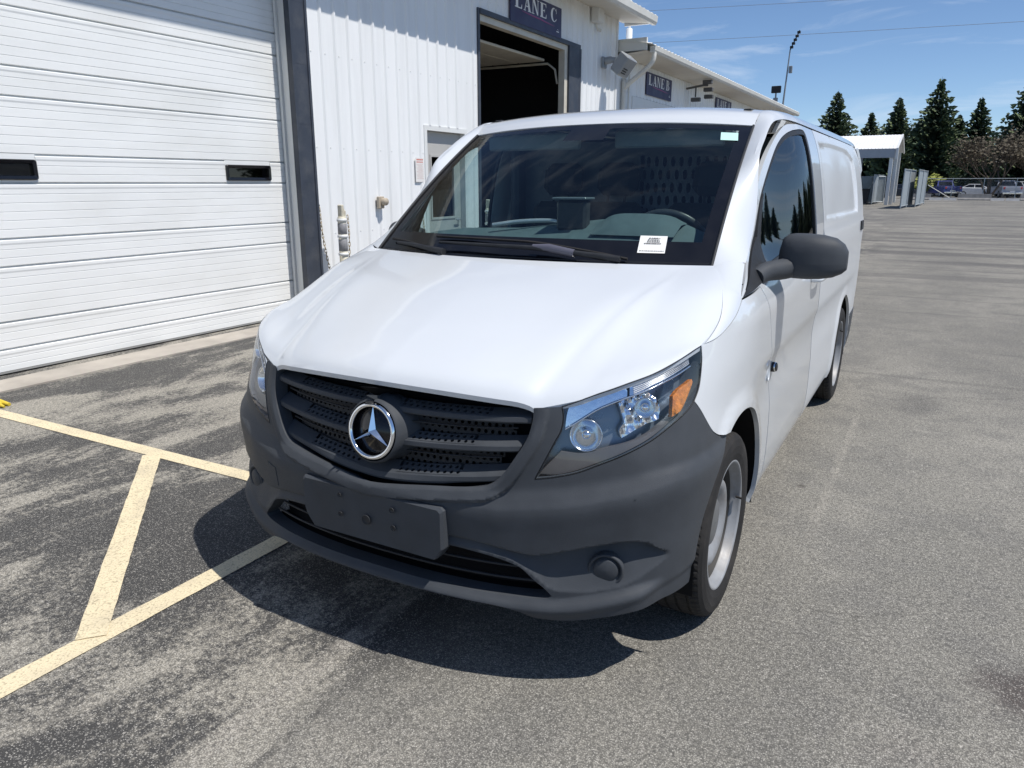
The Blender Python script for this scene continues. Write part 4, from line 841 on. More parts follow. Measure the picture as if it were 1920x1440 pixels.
# ---------------------------------------------------------------- hood
lip = crs([(0, .134, .932), (.25, .153, .926), (.40, .181, .917), (.47, .201, .911), (.505, .213, .902), (.525, .2165, .893)], 12)
hle = on(*zip(*[(.560, .892)]+HL[6:15]), .0)[1:]; hle = crs(np.vstack([[.525, .2165, .893], hle[1:]]), 12)
def resamp(P, n):
    d = np.concatenate([[0], np.cumsum(np.linalg.norm(np.diff(P, axis=0), axis=1))]); t = np.linspace(0, d[-1], n); return np.stack([np.interp(t, d, P[:, i]) for i in range(3)], 1)
N1, N2, NV = 30, 26, 46
front = np.vstack([resamp(lip, N1), resamp(hle, N2)[1:]])
xb = .785*np.concatenate([np.linspace(0, .88, N1), np.linspace(.88, 1, N2)[1:]])
back = np.stack([xb, .95+.160*(xb/.785)**2-.002, 1.240+0*xb], 1)
cen = resamp(crs([(0, .134, .932), (0, .147, .950), (0, .185, .978), (0, .29, 1.022), (0, .45, 1.085), (0, .68, 1.165), (0, .95, 1.240)], 16), NV)
shut = resamp(crs(SHUT, 16), NV)
cu = np.linspace(0, 1, NV)[:, None]; 
fr_d = np.concatenate([[0], np.cumsum(np.linalg.norm(np.diff(front, axis=0), axis=1))]); tt = (fr_d/fr_d[-1])
# blend: ruled front->back following the centre profile, corrected to the shut line
cf = (cen-cen[0]); cl = cf/np.array([1, cf[-1, 1], cf[-1, 2]]); sf = shut-shut[0]; sl_ = np.stack([sf[:, 1]/sf[-1, 1], sf[:, 2]/sf[-1, 2], sf[:, 0]/sf[-1, 0]], 1)
G_ = np.zeros((NV, len(front), 3))
for j in range(len(front)):
    w = tt[j]**3; py = cl[:, 1]*(1-w)+sl_[:, 0]*w; pz = cl[:, 2]*(1-w)+sl_[:, 1]*w; px = py*(1-w)+sl_[:, 2]*w
    G_[:, j, 0] = front[j, 0]+(back[j, 0]-front[j, 0])*px; G_[:, j, 1] = front[j, 1]+(back[j, 1]-front[j, 1])*py; G_[:, j, 2] = front[j, 2]+(back[j, 2]-front[j, 2])*pz
jr = N1-1; v = np.linspace(0, 1, NV)
for j in range(len(front)):
    d = (tt[j]-tt[jr]-.02); G_[:, j, 2] += .024*np.exp(-(d/.15)**2)*np.sin(np.pi*v**.8)**2*(1 if d < 0 else np.exp(-(d/.16)**2))
hood_half = G_.copy()
full = np.concatenate([(G_[:, ::-1]*[-1, 1, 1])[:, :-1], G_], 1)
mb = MB(); mb.grid(full, smooth=True)
# folded edge all round
rim_ = np.vstack([full[0], full[1:, -1], full[-1, ::-1][1:], full[::-1, 0][1:]]); dn = rim_.copy(); dn[:, 2] -= .016; dn[:, 1] += .004; mb.grid(np.stack([rim_, dn], 0), smooth=False)
mb.obj('hood', WP, van, fix=True)
# ---------------------------------------------------------------- windscreen, cowl, roof, pillars
def WG(x, v, o=0.0):
    """windscreen surface: x at its own height, v 0 bottom .. 1 top"""
    x = np.asarray(x, float); v = np.asarray(v, float)
    hb, ht = .772, .711; hw = hb+(ht-hb)*v; q = x/hw
    y = (.975+.15*q*q)*(1-v)+(1.80+.105*q*q)*v; z = 1.232*(1-v)+(1.797-.026*q*q)*v; b = 4*v*(1-v)
    y = y-.012*b; z = z+.020*b
    return np.stack([x, y-o*.55, z+o*.83], -1)
us = np.array(list(np.linspace(-1, -.93, 4))+list(np.linspace(-.93, .93, 34))[1:-1]+list(np.linspace(.93, 1, 4))); vs = np.array([0, .03, .06, .10, .135]+list(np.linspace(.135, .955, 16))[1:]+[.98, 1.0])
Gw = np.zeros((len(vs), len(us), 3))
for i, vv in enumerate(vs):
    hw = .772+(.711-.772)*vv; Gw[i] = WG(us*hw, vv)
mb = MB(); V = Gw.reshape(-1, 3); nb_ = len(us)
for i in range(len(vs)-1):
    for j in range(len(us)-1):
        frit = vs[i] < .13 or vs[i+1] > .96 or us[j] < -.935 or us[j+1] > .935 or (vs[i+1] > .90 and abs(us[j]+us[j+1])/2 < .13)
        mb.add([V[i*nb_+j], V[i*nb_+j+1], V[(i+1)*nb_+j+1], V[(i+1)*nb_+j]], [(0, 1, 2, 3)], 1 if frit else 0, True)
me = mb.mesh('windscreen', [GL['wind'], MT['gloss_black']]); bm = bmesh.new(); bm.from_mesh(me); bmesh.ops.remove_doubles(bm, verts=bm.verts, dist=1e-5); bm.to_mesh(me); bm.free()
wind = put('windscreen', me, van)
mb = MB(); x = np.linspace(-.79, .79, 40); a = np.stack([x, .95+.160*(x/.785)**2+.002, 1.2355+0*x], 1); b = np.stack([x, .95+.160*(x/.785)**2+.03, 1.222+0*x], 1); c = WG(x*.97, .02, .002); mb.grid(np.stack([a, b, c], 0), smooth=False); mb.obj('cowl', DP, van)
for k in range(14):   # cowl vent fins, passenger side
    x0 = -.72+.03*k; p = np.array([x0, .955+.160*(x0/.785)**2, 1.232]); mb = MB(); mb.bbox(p+[-.004, .004, -.004], p+[.004, .03, .010], .002); mb.obj('cowl_fin', DP, van)
ES = crs([WG(.772*s_, v_) [()] for s_, v_ in ((1, 0), )]+[WG(.772+(.711-.772)*v_, v_) for v_ in (.25, .5, .75, 1.0)], 12)
Arow = [WG(.772+(.711-.772)*v_+.006, v_, .004) for v_ in (0, .25, .45, .62, .80, 1.0)]+[(.720, 2.0, 1.835), (.723, 2.15, 1.853), (.726, 2.7, 1.860), (.726, 4.7, 1.858), (.70, 5.03, 1.832)]
Drow = [on(sy(y), z, .003)[0] for y, z in ((1.195, 1.246), (1.388, 1.327), (1.525, 1.455), (1.628, 1.624), (1.762, 1.710), (1.900, 1.777), (2.02, 1.802), (2.19, 1.808), (2.7, 1.803), (4.7, 1.797), (5.01, 1.785))]
Ac = crs(Arow, 12); Dc = crs(Drow, 12); nn = np.arange(len(Ac)); wdt = np.linalg.norm(Ac-Dc, axis=1)[:, None]
md = (Ac+Dc)/2+np.array([.62, -.12, .55])*wdt*np.interp(nn, [0, 40, 72, len(nn)-1], [.10, .16, .20, .20])[:, None]
u = np.linspace(0, 1, 11)[:, None, None]; Gp = (1-u)**2*Ac[None]+2*u*(1-u)*(2*md-(Ac+Dc)/2)[None]+u*u*Dc[None]
for side in (1, -1):
    g2 = Gp*[side, 1, 1]; mb = MB(); mb.grid(g2, smooth=True, flip=side < 0)
    dn = g2[-1]-np.array([side*.022, 0, .0]); mb.grid(np.stack([g2[-1], dn], 0), smooth=False, flip=side < 0)
    up = g2[0]-np.array([0, 0, .012]); mb.grid(np.stack([g2[0], up], 0), smooth=False, flip=side > 0)
    mb.obj('roof_pillar', WP, van, fix=False)
    # grey trim line along the glass edge
    mb = MB(); vv = np.linspace(.0, 1, 24); mb.tube([WG(side*(.772+(.711-.772)*q+.002), q, .004) for q in vv], .006, 6); mb.obj('windscreen_trim', MT['silver_paint'] if 0 else DP, van)
Cr = crs([(0, 1.80, 1.800), (0, 1.865, 1.842), (0, 2.0, 1.876), (0, 2.25, 1.897), (0, 2.7, 1.905), (0, 4.7, 1.902), (0, 5.08, 1.868)], 12)
Er = crs([Arow[5], (.717, 1.95, 1.812), (.720, 2.0, 1.835), (.723, 2.15, 1.853), (.726, 2.7, 1.860), (.726, 4.7, 1.858), (.70, 5.03, 1.832)], 12)
q = np.linspace(-1, 1, 41); Gr = np.zeros((len(Cr), 41, 3))
for j, t in enumerate(q):
    a = abs(t); Gr[:, j, 0] = t*Er[:, 0]; Gr[:, j, 1] = Cr[:, 1]+(Er[:, 1]-Cr[:, 1])*a**2; Gr[:, j, 2] = Cr[:, 2]+(Er[:, 2]-Cr[:, 2])*a**2.4
mb = MB(); mb.grid(Gr, smooth=True); f0 = Gr[0].copy(); f0[:, 2] -= .02; f0[:, 1] += .012; mb.grid(np.stack([f0, Gr[0]], 0), smooth=False); mb.obj('roof', WP, van, fix=False)
for sx in (-1, 1):   # small roof-rack covers
    mb = MB(); mb.bbox((sx*.655-.018, 2.02, 1.848), (sx*.655+.018, 2.10, 1.856), .003); mb.obj('rack_cover', DP, van)
# ---------------------------------------------------------------- doors
DG = [(1.195, 1.246), (1.388, 1.327), (1.522, 1.433), (1.537, 1.451)]
d_loop = dens([SY([(.992, 1.146), (1.014, 1.163), (1.195, 1.240), (1.388, 1.319), (1.522, 1.425), (1.545, 1.448)]), SY([(1.545, 1.448), (1.585, 1.535), (1.732, 1.638), (1.858, 1.705), (1.985, 1.758), (2.10, 1.789), (2.26, 1.800)]), SY([(2.25, 1.801), (2.70, 1.798)]), SY([(2.70, 1.798), (2.66, 1.55), (2.645, 1.27), (2.64, .9), (2.64, .262)]), SY([(2.64, .262), (1.535, .262)]), SY([(1.535, .262), (1.535, .55)]), SY([(1.535, .55), (1.503, .70), (1.374, .931), (1.245, 1.158)]), SY([(1.245, 1.158), (.992, 1.146)])], .02)
WIN = [(1.05, 1.166), (1.20, 1.226), (1.39, 1.305), (1.525, 1.412), (1.60, 1.482), (1.733, 1.585), (1.857, 1.670), (1.96, 1.719), (2.059, 1.748), (2.16, 1.766)]
w_loop = dens([SY(WIN), SY([(2.16, 1.766), (2.30, 1.778), (2.395, 1.776), (2.42, 1.757)]), SY([(2.42, 1.757), (2.405, 1.6), (2.40, 1.40), (2.405, 1.262)]), SY([(2.405, 1.262), (1.95, 1.225), (1.45, 1.182), (1.25, 1.170), (1.05, 1.166)])], .02)
for side in (1, -1):
    door = trim('door', d_loop*[side, 1], [WP], van, holes=[w_loop*[side, 1]], h=.03, flange=.02)
    trim('window_seal', w_loop*[side, 1], [DP], door, holes=[inset(w_loop, .022)*[side, 1]], h=.02, off=-.004, flange=.012, gap=.001)
    trim('window_glass', inset(w_loop, .016)*[side, 1], [GL['side']], door, h=.05, off=-.011, flange=0, gap=0)
    dv = dens([SY([(1.585, 1.455), (1.640, 1.49)]), SY([(1.640, 1.49), (1.56, 1.35), (1.50, 1.19)]), SY([(1.50, 1.19), (1.42, 1.185)]), SY([(1.42, 1.185), (1.49, 1.33), (1.585, 1.455)])], .02)
    trim('window_bar', dv*[side, 1], [DP], door, h=.03, off=.002, flange=.012, gap=0)
    hp = [on(side*sy(y), z, o) [0] for y, z, o in ((2.30, 1.07, .0), (2.31, 1.07, .035), (2.36, 1.073, .045), (2.46, 1.075, .045), (2.51, 1.075, .036), (2.52, 1.075, .0))]
    mb = MB(); mb.tube(crs(hp, 5), .013, 8); mb.obj('door_handle', WP, door)
    # mirror: arm, shell, glass
    mr = MB(); xs = [.940, .952, .970, 1.0, 1.05, 1.10, 1.145, 1.175, 1.190]
    lo = [1.190, 1.176, 1.169, 1.166, 1.165, 1.168, 1.176, 1.190, 1.205]; hi_ = [1.285, 1.322, 1.336, 1.341, 1.341, 1.337, 1.326, 1.304, 1.278]
    fy = [1.50, 1.470, 1.452, 1.440, 1.435, 1.440, 1.458, 1.482, 1.505]; by_ = [1.575, 1.585, 1.590, 1.592, 1.592, 1.590, 1.584, 1.572, 1.555]
    R_ = []
    for X, a, b_, f_, k_ in zip(xs, lo, hi_, fy, by_):
        zc = a+(b_-a)*.36; ring = []
        for t in np.linspace(0, 2*math.pi, 33):
            c, s_ = math.cos(t), math.sin(t); yy = (f_+k_)/2-(k_-f_)/2*np.sign(c)*abs(c)**.8; zz = zc+(b_-zc if s_ > 0 else zc-a)*np.sign(s_)*abs(s_)**.62; ring.append((side*X, yy, zz))
        R_.append(ring)
    mr.grid(np.array(R_), smooth=True); mr.add(R_[0][:-1], [tuple(range(32))]); mr.add(R_[-1][:-1], [tuple(range(32))[::-1]])
    if side < 0:   # folded back against the door
        hx, hy, ca, sa = -.965, 1.50, math.cos(math.radians(72)), math.sin(math.radians(72)); FOLD = lambda p: (hx+(p[0]-hx)*ca+(p[1]-hy)*sa, hy-(p[0]-hx)*sa+(p[1]-hy)*ca, p[2]); mr.v = [FOLD(p) for p in mr.v]
    else: FOLD = lambda p: p
    mirror = mr.obj('side_mirror', BP, door)
    mb = MB(); mb.add([FOLD(p) for p in ((side*.98, 1.594, 1.19), (side*1.165, 1.594, 1.20), (side*1.165, 1.594, 1.29), (side*.98, 1.594, 1.32))], [(0, 1, 2, 3)]); mb.obj('mirror_glass', MT['chrome'], mirror)
    mb = MB(); am_ = [on(side*sy(1.30), 1.190, -.012)[0], on(side*sy(1.36), 1.192, .018)[0], (side*.972, 1.45, 1.206), (side*1.02, 1.52, 1.220)]; P5 = crs(am_, 8); mb.tube(P5, np.linspace(.034, .044, len(P5)), 12); mb.obj('mirror_arm', BP, mirror)
    tb = dens([SY([(1.005, 1.149), (1.20, 1.161), (1.44, 1.176)]), SY([(1.44, 1.176), (1.47, 1.24), (1.56, 1.34)]), SY([(1.56, 1.34), (1.46, 1.315), (1.22, 1.222), (1.005, 1.149)])], .02)
    trim('mirror_base', tb*[side, 1], [DP], door, h=.03, off=.003, flange=.01, gap=0)
# ---------------------------------------------------------------- rear body side
IN = [(2.80, 1.735), (3.40, 1.752), (4.10, 1.742), (4.42, 1.690)], [(4.42, 1.690), (4.46, 1.5), (4.44, 1.330)], [(4.44, 1.330), (3.5, 1.338), (2.76, 1.345)], [(2.76, 1.345), (2.77, 1.55), (2.80, 1.735)]
in_loop = dens([SY(p) for p in IN], .03)
RY = 4.12
ra = arch(RY, 190.5, -10.5, 44)
p_loop = dens([SY([(2.648, .262), (RY-.415, .262)]), SY(ra), SY([(RY+.415, .262), (4.62, .262)]), SY([(4.62, .262), (4.60, .55)]), SY([(4.60, .55), (4.98, .56)]), SY([(4.98, .56), (5.035, 1.0), (5.03, 1.3), (5.00, 1.783)]), SY([(5.00, 1.783), (4.7, 1.793), (4.0, 1.7985), (2.71, 1.7995)]), SY([(2.71, 1.798), (2.668, 1.55), (2.653, 1.27), (2.648, .9), (2.648, .262)])], .024)
def p_disp(s, z):
    y = np.interp(np.abs(s), PS, PLAN[:, 1]); r = np.hypot(y-RY, z-AZ); q_ = np.stack([np.abs(s), z], 1); ins_ = pip(q_, in_loop); d = pdist(q_, in_loop)
    return .010*(1-sst(AR+.03, AR+.06, r))-.012*ins_*sst(0, .014, d)+.005*sst(1.285, 1.262, z)*sst(1.05, 1.20, z)+.0022*np.sin(np.abs(s)*7)*np.sin(z*9)*ins_
for side in (1, -1):
    trim('side_panel', p_loop*[side, 1], [MT['white_paint_dull']], van, h=.030, disp=p_disp, flange=.018, extra=[inset(in_loop, g)*[side, 1] for g in (0, .014)])
    hb = dens([SY([(4.62, 1.19), (4.82, 1.19)]), SY([(4.82, 1.19), (4.82, 1.255)]), SY([(4.82, 1.255), (4.62, 1.255)]), SY([(4.62, 1.255), (4.62, 1.19)])], .02)
    trim('rear_hinge', hb*[side, 1], [DP], van, h=.03, off=.014, flange=.014, gap=0)
    rb = dens([SY([(4.61, .285), (4.61, .545)]), SY([(4.61, .545), (5.0, .552)]), [(sy(5.0), .552), (SMAX-.02, .56)], [(SMAX-.02, .56), (SMAX-.02, .30)], [(SMAX-.02, .30), (sy(5.0), .285), (sy(4.61), .285)]], .03)
    trim('rear_bumper', rb*[side, 1], [BP], van, h=.05, off=.006, flange=.03)
    rd = dens([[(sy(5.05), .57), (SMAX-.003, .57)], [(SMAX-.003, .57), (SMAX-.003, 1.80)], [(SMAX-.003, 1.80), (sy(5.02)+.06, 1.785)], [(sy(5.02)+.06, 1.785), (sy(5.05), 1.2), (sy(5.05), .57)]], .04)
    trim('rear_door', rd*[side, 1], [WP], van, h=.06, flange=.02)
# ---------------------------------------------------------------- body core: floor, bulkheads, liners
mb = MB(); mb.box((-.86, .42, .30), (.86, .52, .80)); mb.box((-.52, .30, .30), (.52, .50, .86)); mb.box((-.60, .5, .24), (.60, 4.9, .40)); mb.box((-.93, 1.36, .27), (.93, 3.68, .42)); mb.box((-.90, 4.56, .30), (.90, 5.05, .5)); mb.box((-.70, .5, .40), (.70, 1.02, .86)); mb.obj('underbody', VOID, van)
mb = MB(); mb.box((-.93, 2.62, .42), (.93, 2.66, 1.16)); mb.box((-.80, 2.62, 1.16), (.80, 2.66, 1.78)); mb.obj('cargo_bulkhead', VOID, van)
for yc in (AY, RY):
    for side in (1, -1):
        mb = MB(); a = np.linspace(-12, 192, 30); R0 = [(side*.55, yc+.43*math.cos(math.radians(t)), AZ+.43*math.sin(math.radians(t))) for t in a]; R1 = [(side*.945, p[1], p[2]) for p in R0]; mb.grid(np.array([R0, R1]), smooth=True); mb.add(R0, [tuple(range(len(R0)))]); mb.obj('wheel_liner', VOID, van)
for side in (1, -1):
    il = dens([SY([(1.40, .30), (2.6, .30)]), SY([(2.6, .30), (2.6, 1.13)]), SY([(2.6, 1.13), (1.3, 1.12)]), SY([(1.3, 1.12), (1.40, .30)])], .06)
    trim('door_lining', il*[side, 1], [MT['interior_dark']], van, h=.1, off=-.07, flange=0, gap=0)
    pl = np.stack([Ac*[side, 1, 1]-np.array([side*.015, -.02, .02]), Dc*[side, 1, 1]-np.array([side*.035, 0, .012])], 0)[:, :84]; mb = MB(); mb.grid(pl, smooth=True); mb.obj('pillar_lining', MT['interior_dark'], van, fix=False)
g3 = Gr[6:34].copy(); g3[:, :, 2] -= .045; mb = MB(); mb.grid(g3, smooth=True); mb.obj('headliner', mat('headliner', (.10, .105, .11), .9, noise=.08, nscale=40), van, fix=False)
# ---------------------------------------------------------------- cab
mb = MB(); x = np.linspace(-.80, .80, 33)
zt = np.interp(np.abs(x)*0+x, [-.80, -.65, -.5, -.2, 0, .2, .40, .55, .66, .80], [1.27, 1.305, 1.322, 1.330, 1.352, 1.375, 1.385, 1.372, 1.33, 1.27]); zf = np.minimum(zt, 1.27)
rows = [np.stack([x, 1.02+.13*(x/.8)**2, 1.225+0*x], 1), np.stack([x, 1.14+.08*(x/.8)**2, 1.258+0*x], 1), np.stack([x, 1.27+.04*(x/.8)**2, zf*.5+zt*.5-.012], 1), np.stack([x, 1.42+0*x, zt], 1), np.stack([x, 1.50+0*x, zt-.02], 1), np.stack([x, 1.53+0*x, zt-.14], 1), np.stack([x, 1.46+0*x, .80+0*x], 1)]
G_ = np.array([crs(np.array([r[j] for r in rows]), 6) for j in range(len(x))]).transpose(1, 0, 2); mb.grid(G_, smooth=True); dash = mb.obj('dashboard', MT['dash'], van)
mb = MB(); mb.grid(np.array([[(X, 1.44, 1.37+.035*max(0, 1-((X-.40)/.17)**4)), (X, 1.36, 1.365+.045*max(0, 1-((X-.40)/.17)**4)), (X, 1.27, 1.325)] for X in np.linspace(.22, .58, 16)]), smooth=True); mb.obj('instrument_hood', MT['dash'], dash)
mb = MB(); mb.bbox((.03, 1.34, 1.33), (.17, 1.40, 1.46), .012); mb.tube([(.10, 1.38, 1.30), (.10, 1.38, 1.36)], .03, 8); mb.obj('dash_terminal', MT['dark_plastic'], dash)
mb = MB(); mb.bbox((.020, 1.32, 1.462), (.178, 1.42, 1.472), .003, M=Matrix.Translation((0, 0, 0))); mb.obj('terminal_lid', mat('lid_grey', (.10, .12, .135), .35), dash)
mb = MB(); mb.tube(crs([(-.30, 1.36, 1.345), (-.18, 1.40, 1.362), (-.05, 1.42, 1.368), (.02, 1.42, 1.36)], 8), .010, 6); mb.obj('dash_trim', MT['silver_paint'], dash)
for vx in (-.55, -.05): mb = MB(); mb.bbox((vx-.10, 1.20, 1.262), (vx+.10, 1.24, 1.285), .006); mb.obj('air_vent', MT['dark_plastic'], dash)
mb = MB(); Mx = Matrix.Translation((.445, 1.64, 1.245)) @ Matrix.Rotation(math.radians(-62), 4, 'X'); mb.lathe([(.185+.016*math.cos(t), .016*math.sin(t)) for t in np.linspace(0, 2*math.pi, 11)], 48, M=Mx); 
for a in (math.radians(0), math.radians(180), math.radians(270)): mb.tube([Mx @ Vector((0, 0, -.02)), Mx @ Vector((.18*math.cos(a), .18*math.sin(a), 0))], .016, 6)
mb.lathe([(.07, -.03), (.06, .015), (.001, .022)], 20, M=Mx); mb.obj('steering_wheel', mat('wheel_leather', (.035, .037, .042), .35, noise=.1, nscale=30), van)
for sx in (.42, -.30):
    st = empty('seat', (sx, 2.05, 0)); st.parent = van; w = .25 if sx > 0 else .34
    mb = MB(); mb.bbox((-w, -.30, .70), (w, .25, .86), .05); mb.obj('cushion', MT['seat_cloth'], st)
    mb = MB(); Mx = Matrix.Translation((0, .25, .86)) @ Matrix.Rotation(math.radians(-13), 4, 'X'); mb.bbox((-w, -.06, -.05), (w, .07, .58), .045, M=Mx); mb.obj('backrest', MT['seat_cloth'], st)
    for hx in ((0,) if sx > 0 else (-.17, .17)):
        mb = MB(); mb.bbox((hx-.12, -.05, .62), (hx+.12, .05, .80), .04, M=Mx); mb.tube([Mx @ Vector((hx-.05, 0, .55)), Mx @ Vector((hx-.05, 0, .66))], .008, 6); mb.tube([Mx @ Vector((hx+.05, 0, .55)), Mx @ Vector((hx+.05, 0, .66))], .008, 6); mb.obj('headrest', MT['seat_cloth'], st)
# slotted steel partition behind the seats
mb = MB()
def fp(a, b, dp=0): return np.array([a, 2.56+.012*dp, b])
cells(mb, fp, -.04, .62, 1.12, 1.68, .047, .070, (.0125, .029))
mb.box((.62, 2.555, .60), (.84, 2.57, 1.76)); mb.box((-.84, 2.555, .60), (-.04, 2.57, 1.76)); mb.box((-.04, 2.555, 1.68), (.62, 2.57, 1.76)); mb.box((-.04, 2.555, .6), (.62, 2.57, 1.12)); mb.obj('partition', mat('partition_steel', (.085, .095, .115), .55, noise=.08, nscale=6), van, fix=False)
for x0, x1 in ((-.62, -.10), (.08, .60)):
    mb = MB(); mb.bbox((x0, 1.86, 1.690), (x1, 1.885, 1.770), .008); mb.obj('sun_visor', mat('visor_cloth', (.16, .18, .19), .85, noise=.05, nscale=50), van)
for sx in (-1, 1):
    mb = MB(); mb.bbox((sx*.80-.03, 2.44, 1.1), (sx*.80+.03, 2.56, 1.74), .02); mb.obj('inner_pillar', mat('pillar_trim', (.05, .06, .075), .7), van)
# paper slips on the glass
def slip(name, x0, x1, v0, v1, m, o=-.004, sk=.0):
    mb = MB(); mb.add([WG(x0, v0, o), WG(x1, v0-sk, o), WG(x1-.014, v1-sk, o), WG(x0-.014, v1, o)], [(0, 1, 2, 3)]); return mb.obj(name, m, wind, fix=False)
slip('paper_slip', .499, .598, .066, .162, MT['paper'], .003)
for r_, (a, b, z0) in enumerate(((.520, .562, .150), (.518, .562, .140), (.518, .564, .130), (.510, .572, .120), (.503, .592, .078))):
    k = a
    while k < b:
        wv = rnd.uniform(.003, .008); mb = MB(); hgt = .006 if r_ < 4 else .003; mb.add([WG(k, z0-hgt, .0042), WG(min(k+wv, b), z0-hgt, .0042), WG(min(k+wv, b)+.001, z0, .0042), WG(k+.001, z0, .0042)], [(0, 1, 2, 3)])
        if r_ == 0 and k == a: inkmb = MB()
        inkmb.add(mb.v, mb.f); k += wv+rnd.uniform(.0015, .003)
inkmb.obj('slip_print', MT['ink'], wind, fix=False, kind='stuff')
slip('inspection_sticker', .612, .682, .852, .922, mat('mint_sticker', (.50, .78, .72), .5), .003)
# wipers
for pts, r0 in (([(-.42, .100), (-.10, .098), (.10, .090), (.34, .050), (.48, .018)], .009), ([(-.70, .065), (-.58, .055), (-.45, .030), (-.36, .012)], .010)):
    wp = empty('wiper', (0, 0, 0)); wp.parent = van
    P3 = crs([WG(x_, v_, .014) for x_, v_ in pts], 10); mb = MB(); mb.tube(P3, r0*.62, 6); mb.obj('blade', MT['rubber'], wp)
    P4 = crs([WG(x_*.92+.02, v_*.6-.012, .030) for x_, v_ in pts], 10); mb = MB(); mb.tube(P4, np.linspace(r0*.7, r0*1.5, len(P4)), 6); mb.obj('arm', DP, wp)
mb = MB(); mb.tube([WG(.10, .050, .03), WG(.17, .042, .034), WG(.28, .022, .030)], [.010, .016, .015], 10); mb.obj('wiper_cap', mat('cap_grey', (.10, .10, .13), .4), van)
# ---------------------------------------------------------------- wheels
def wheel_meshes():
    RT = .3385
    base = [(.226, -.094), (.236, -.104), (.262, -.1115), (.290, -.113), (.314, -.108), (.328, -.098)]
    tread = [(.3345, -.088, 1), (.3370, -.072, 1), (.3372, -.066, 0), (.3310, -.064, 0), (.3310, -.057, 0), (.3378, -.055, 2), (.3383, -.030, 2), (.3383, -.026, 0), (.3315, -.024, 0), (.3315, -.016, 0), (RT, -.014, 2), (RT, .014, 2), (.3315, .016, 0), (.3315, .024, 0), (.3383, .026, 0), (.3383, .030, 2), (.3378, .055, 2), (.3310, .057, 0), (.3310, .064, 0), (.3372, .066, 0), (.3370, .072, 1), (.3345, .088, 1)]
    prof = [(r, h, 0) for r, h in base]+tread+[(r, -h, 0) for r, h in base[::-1]]
    N = 210; V = []; F = []
    for r, h, k in prof:
        for i in range(N):
            a = 2*math.pi*i/N; rr = r
            if k == 1 and i % 3 == 0: rr -= .0045
            if k == 2 and i % 5 == (0 if h < 0 else 2): rr -= .003
            V.append((h, rr*math.cos(a), rr*math.sin(a)))
    for j in range(len(prof)-1):
        for i in range(N): F.append((j*N+i, j*N+(i+1) % N, (j+1)*N+(i+1) % N, (j+1)*N+i))
    mb = MB(); mb.add(V, F, 0, False); ty = mb.mesh('tyre', MT['rubber'], True)
    ME = Matrix.Rotation(math.pi/2, 4, 'Y')   # lathe axis Z -> +X
    mb = MB(); mb.lathe([(.238, .097), (.2395, .101), (.236, .1045), (.229, .104), (.226, .097), (.2235, .082), (.216, .074), (.2145, .066)], 96, M=ME); mb.lathe([(.2145, .066), (.207, .05), (.203, .02), (.200, -.05), (.215, -.07), (.228, -.098), (.236, -.10)], 96, mi=1, M=ME); rm = mb.mesh('rim', [MT['rim_silver'], MT['rim_dark']], True)
    mb = MB(); N = 96; pr = [(.001, .038), (.060, .040), (.085, .036), (.100, .046), (.122, .066), (.140, .072), (.156, .068), (.168, .056), (.180, .042), (.196, .028)]; V = []; F = []
    for r, h in pr:
        for i in range(N):
            a = 2*math.pi*i/N; rr = r
            if r > .165: rr = r-.040*max(0, math.cos(a*13))**.5*(r-.160)/.036
            V.append((h, rr*math.cos(a), rr*math.sin(a)))
    for j in range(len(pr)-1):
        for i in range(N): F.append((j*N+i, j*N+(i+1) % N, (j+1)*N+(i+1) % N, (j+1)*N+i))
    mb.add(V, F, 0, True); dk = mb.mesh('wheel_disc', MT['rim_silver'], True)
    mb = MB(); mb.lathe([(.090, .034), (.090, .050), (.082, .060), (.045, .066), (.001, .068)], 40, M=ME); cp = mb.mesh('hub_cap', mat('hub_grey', (.16, .165, .17), .45, .3), True)
    mb = MB(); mb.lathe([(.205, -.055), (.001, -.055)], 40, M=ME); bk = mb.mesh('brake_drum', VOID, True)
    mb = MB()
    mb.tube([(.088, .218, 0), (.112, .212, 0)], .0042, 8); vl = mb.mesh('valve_stem', MT['rubber'], True)
    mb = MB()
    for k in range(5):
        a = 2*math.pi*k/5; Mx = ME @ Matrix.Translation((.092*math.cos(a)*0+.058*math.cos(a), .058*math.sin(a), .068)); mb.lathe([(.010, 0), (.010, .012), (.001, .014)], 6, M=Mx, smooth=False)
    nt_ = mb.mesh('wheel_nuts', MT['silver_paint'], True)
    return dict(tyre=ty, rim=rm, wheel_disc=dk, hub_cap=cp, brake_drum=bk, valve_stem=vl)
WM = wheel_meshes()
for yc, x0, st in ((.905, .842, 0), (RY, .842, 0)):
    for side in (1, -1):
        w = empty('wheel', (side*x0, yc, .3375), math.radians(-st)+(0 if side > 0 else math.pi)); w.parent = van
        for k, me in WM.items():
            o = put(k, me, w)
            if k == 'valve_stem': o.rotation_euler = (math.radians(6 if yc < 2 else 40), 0, 0)
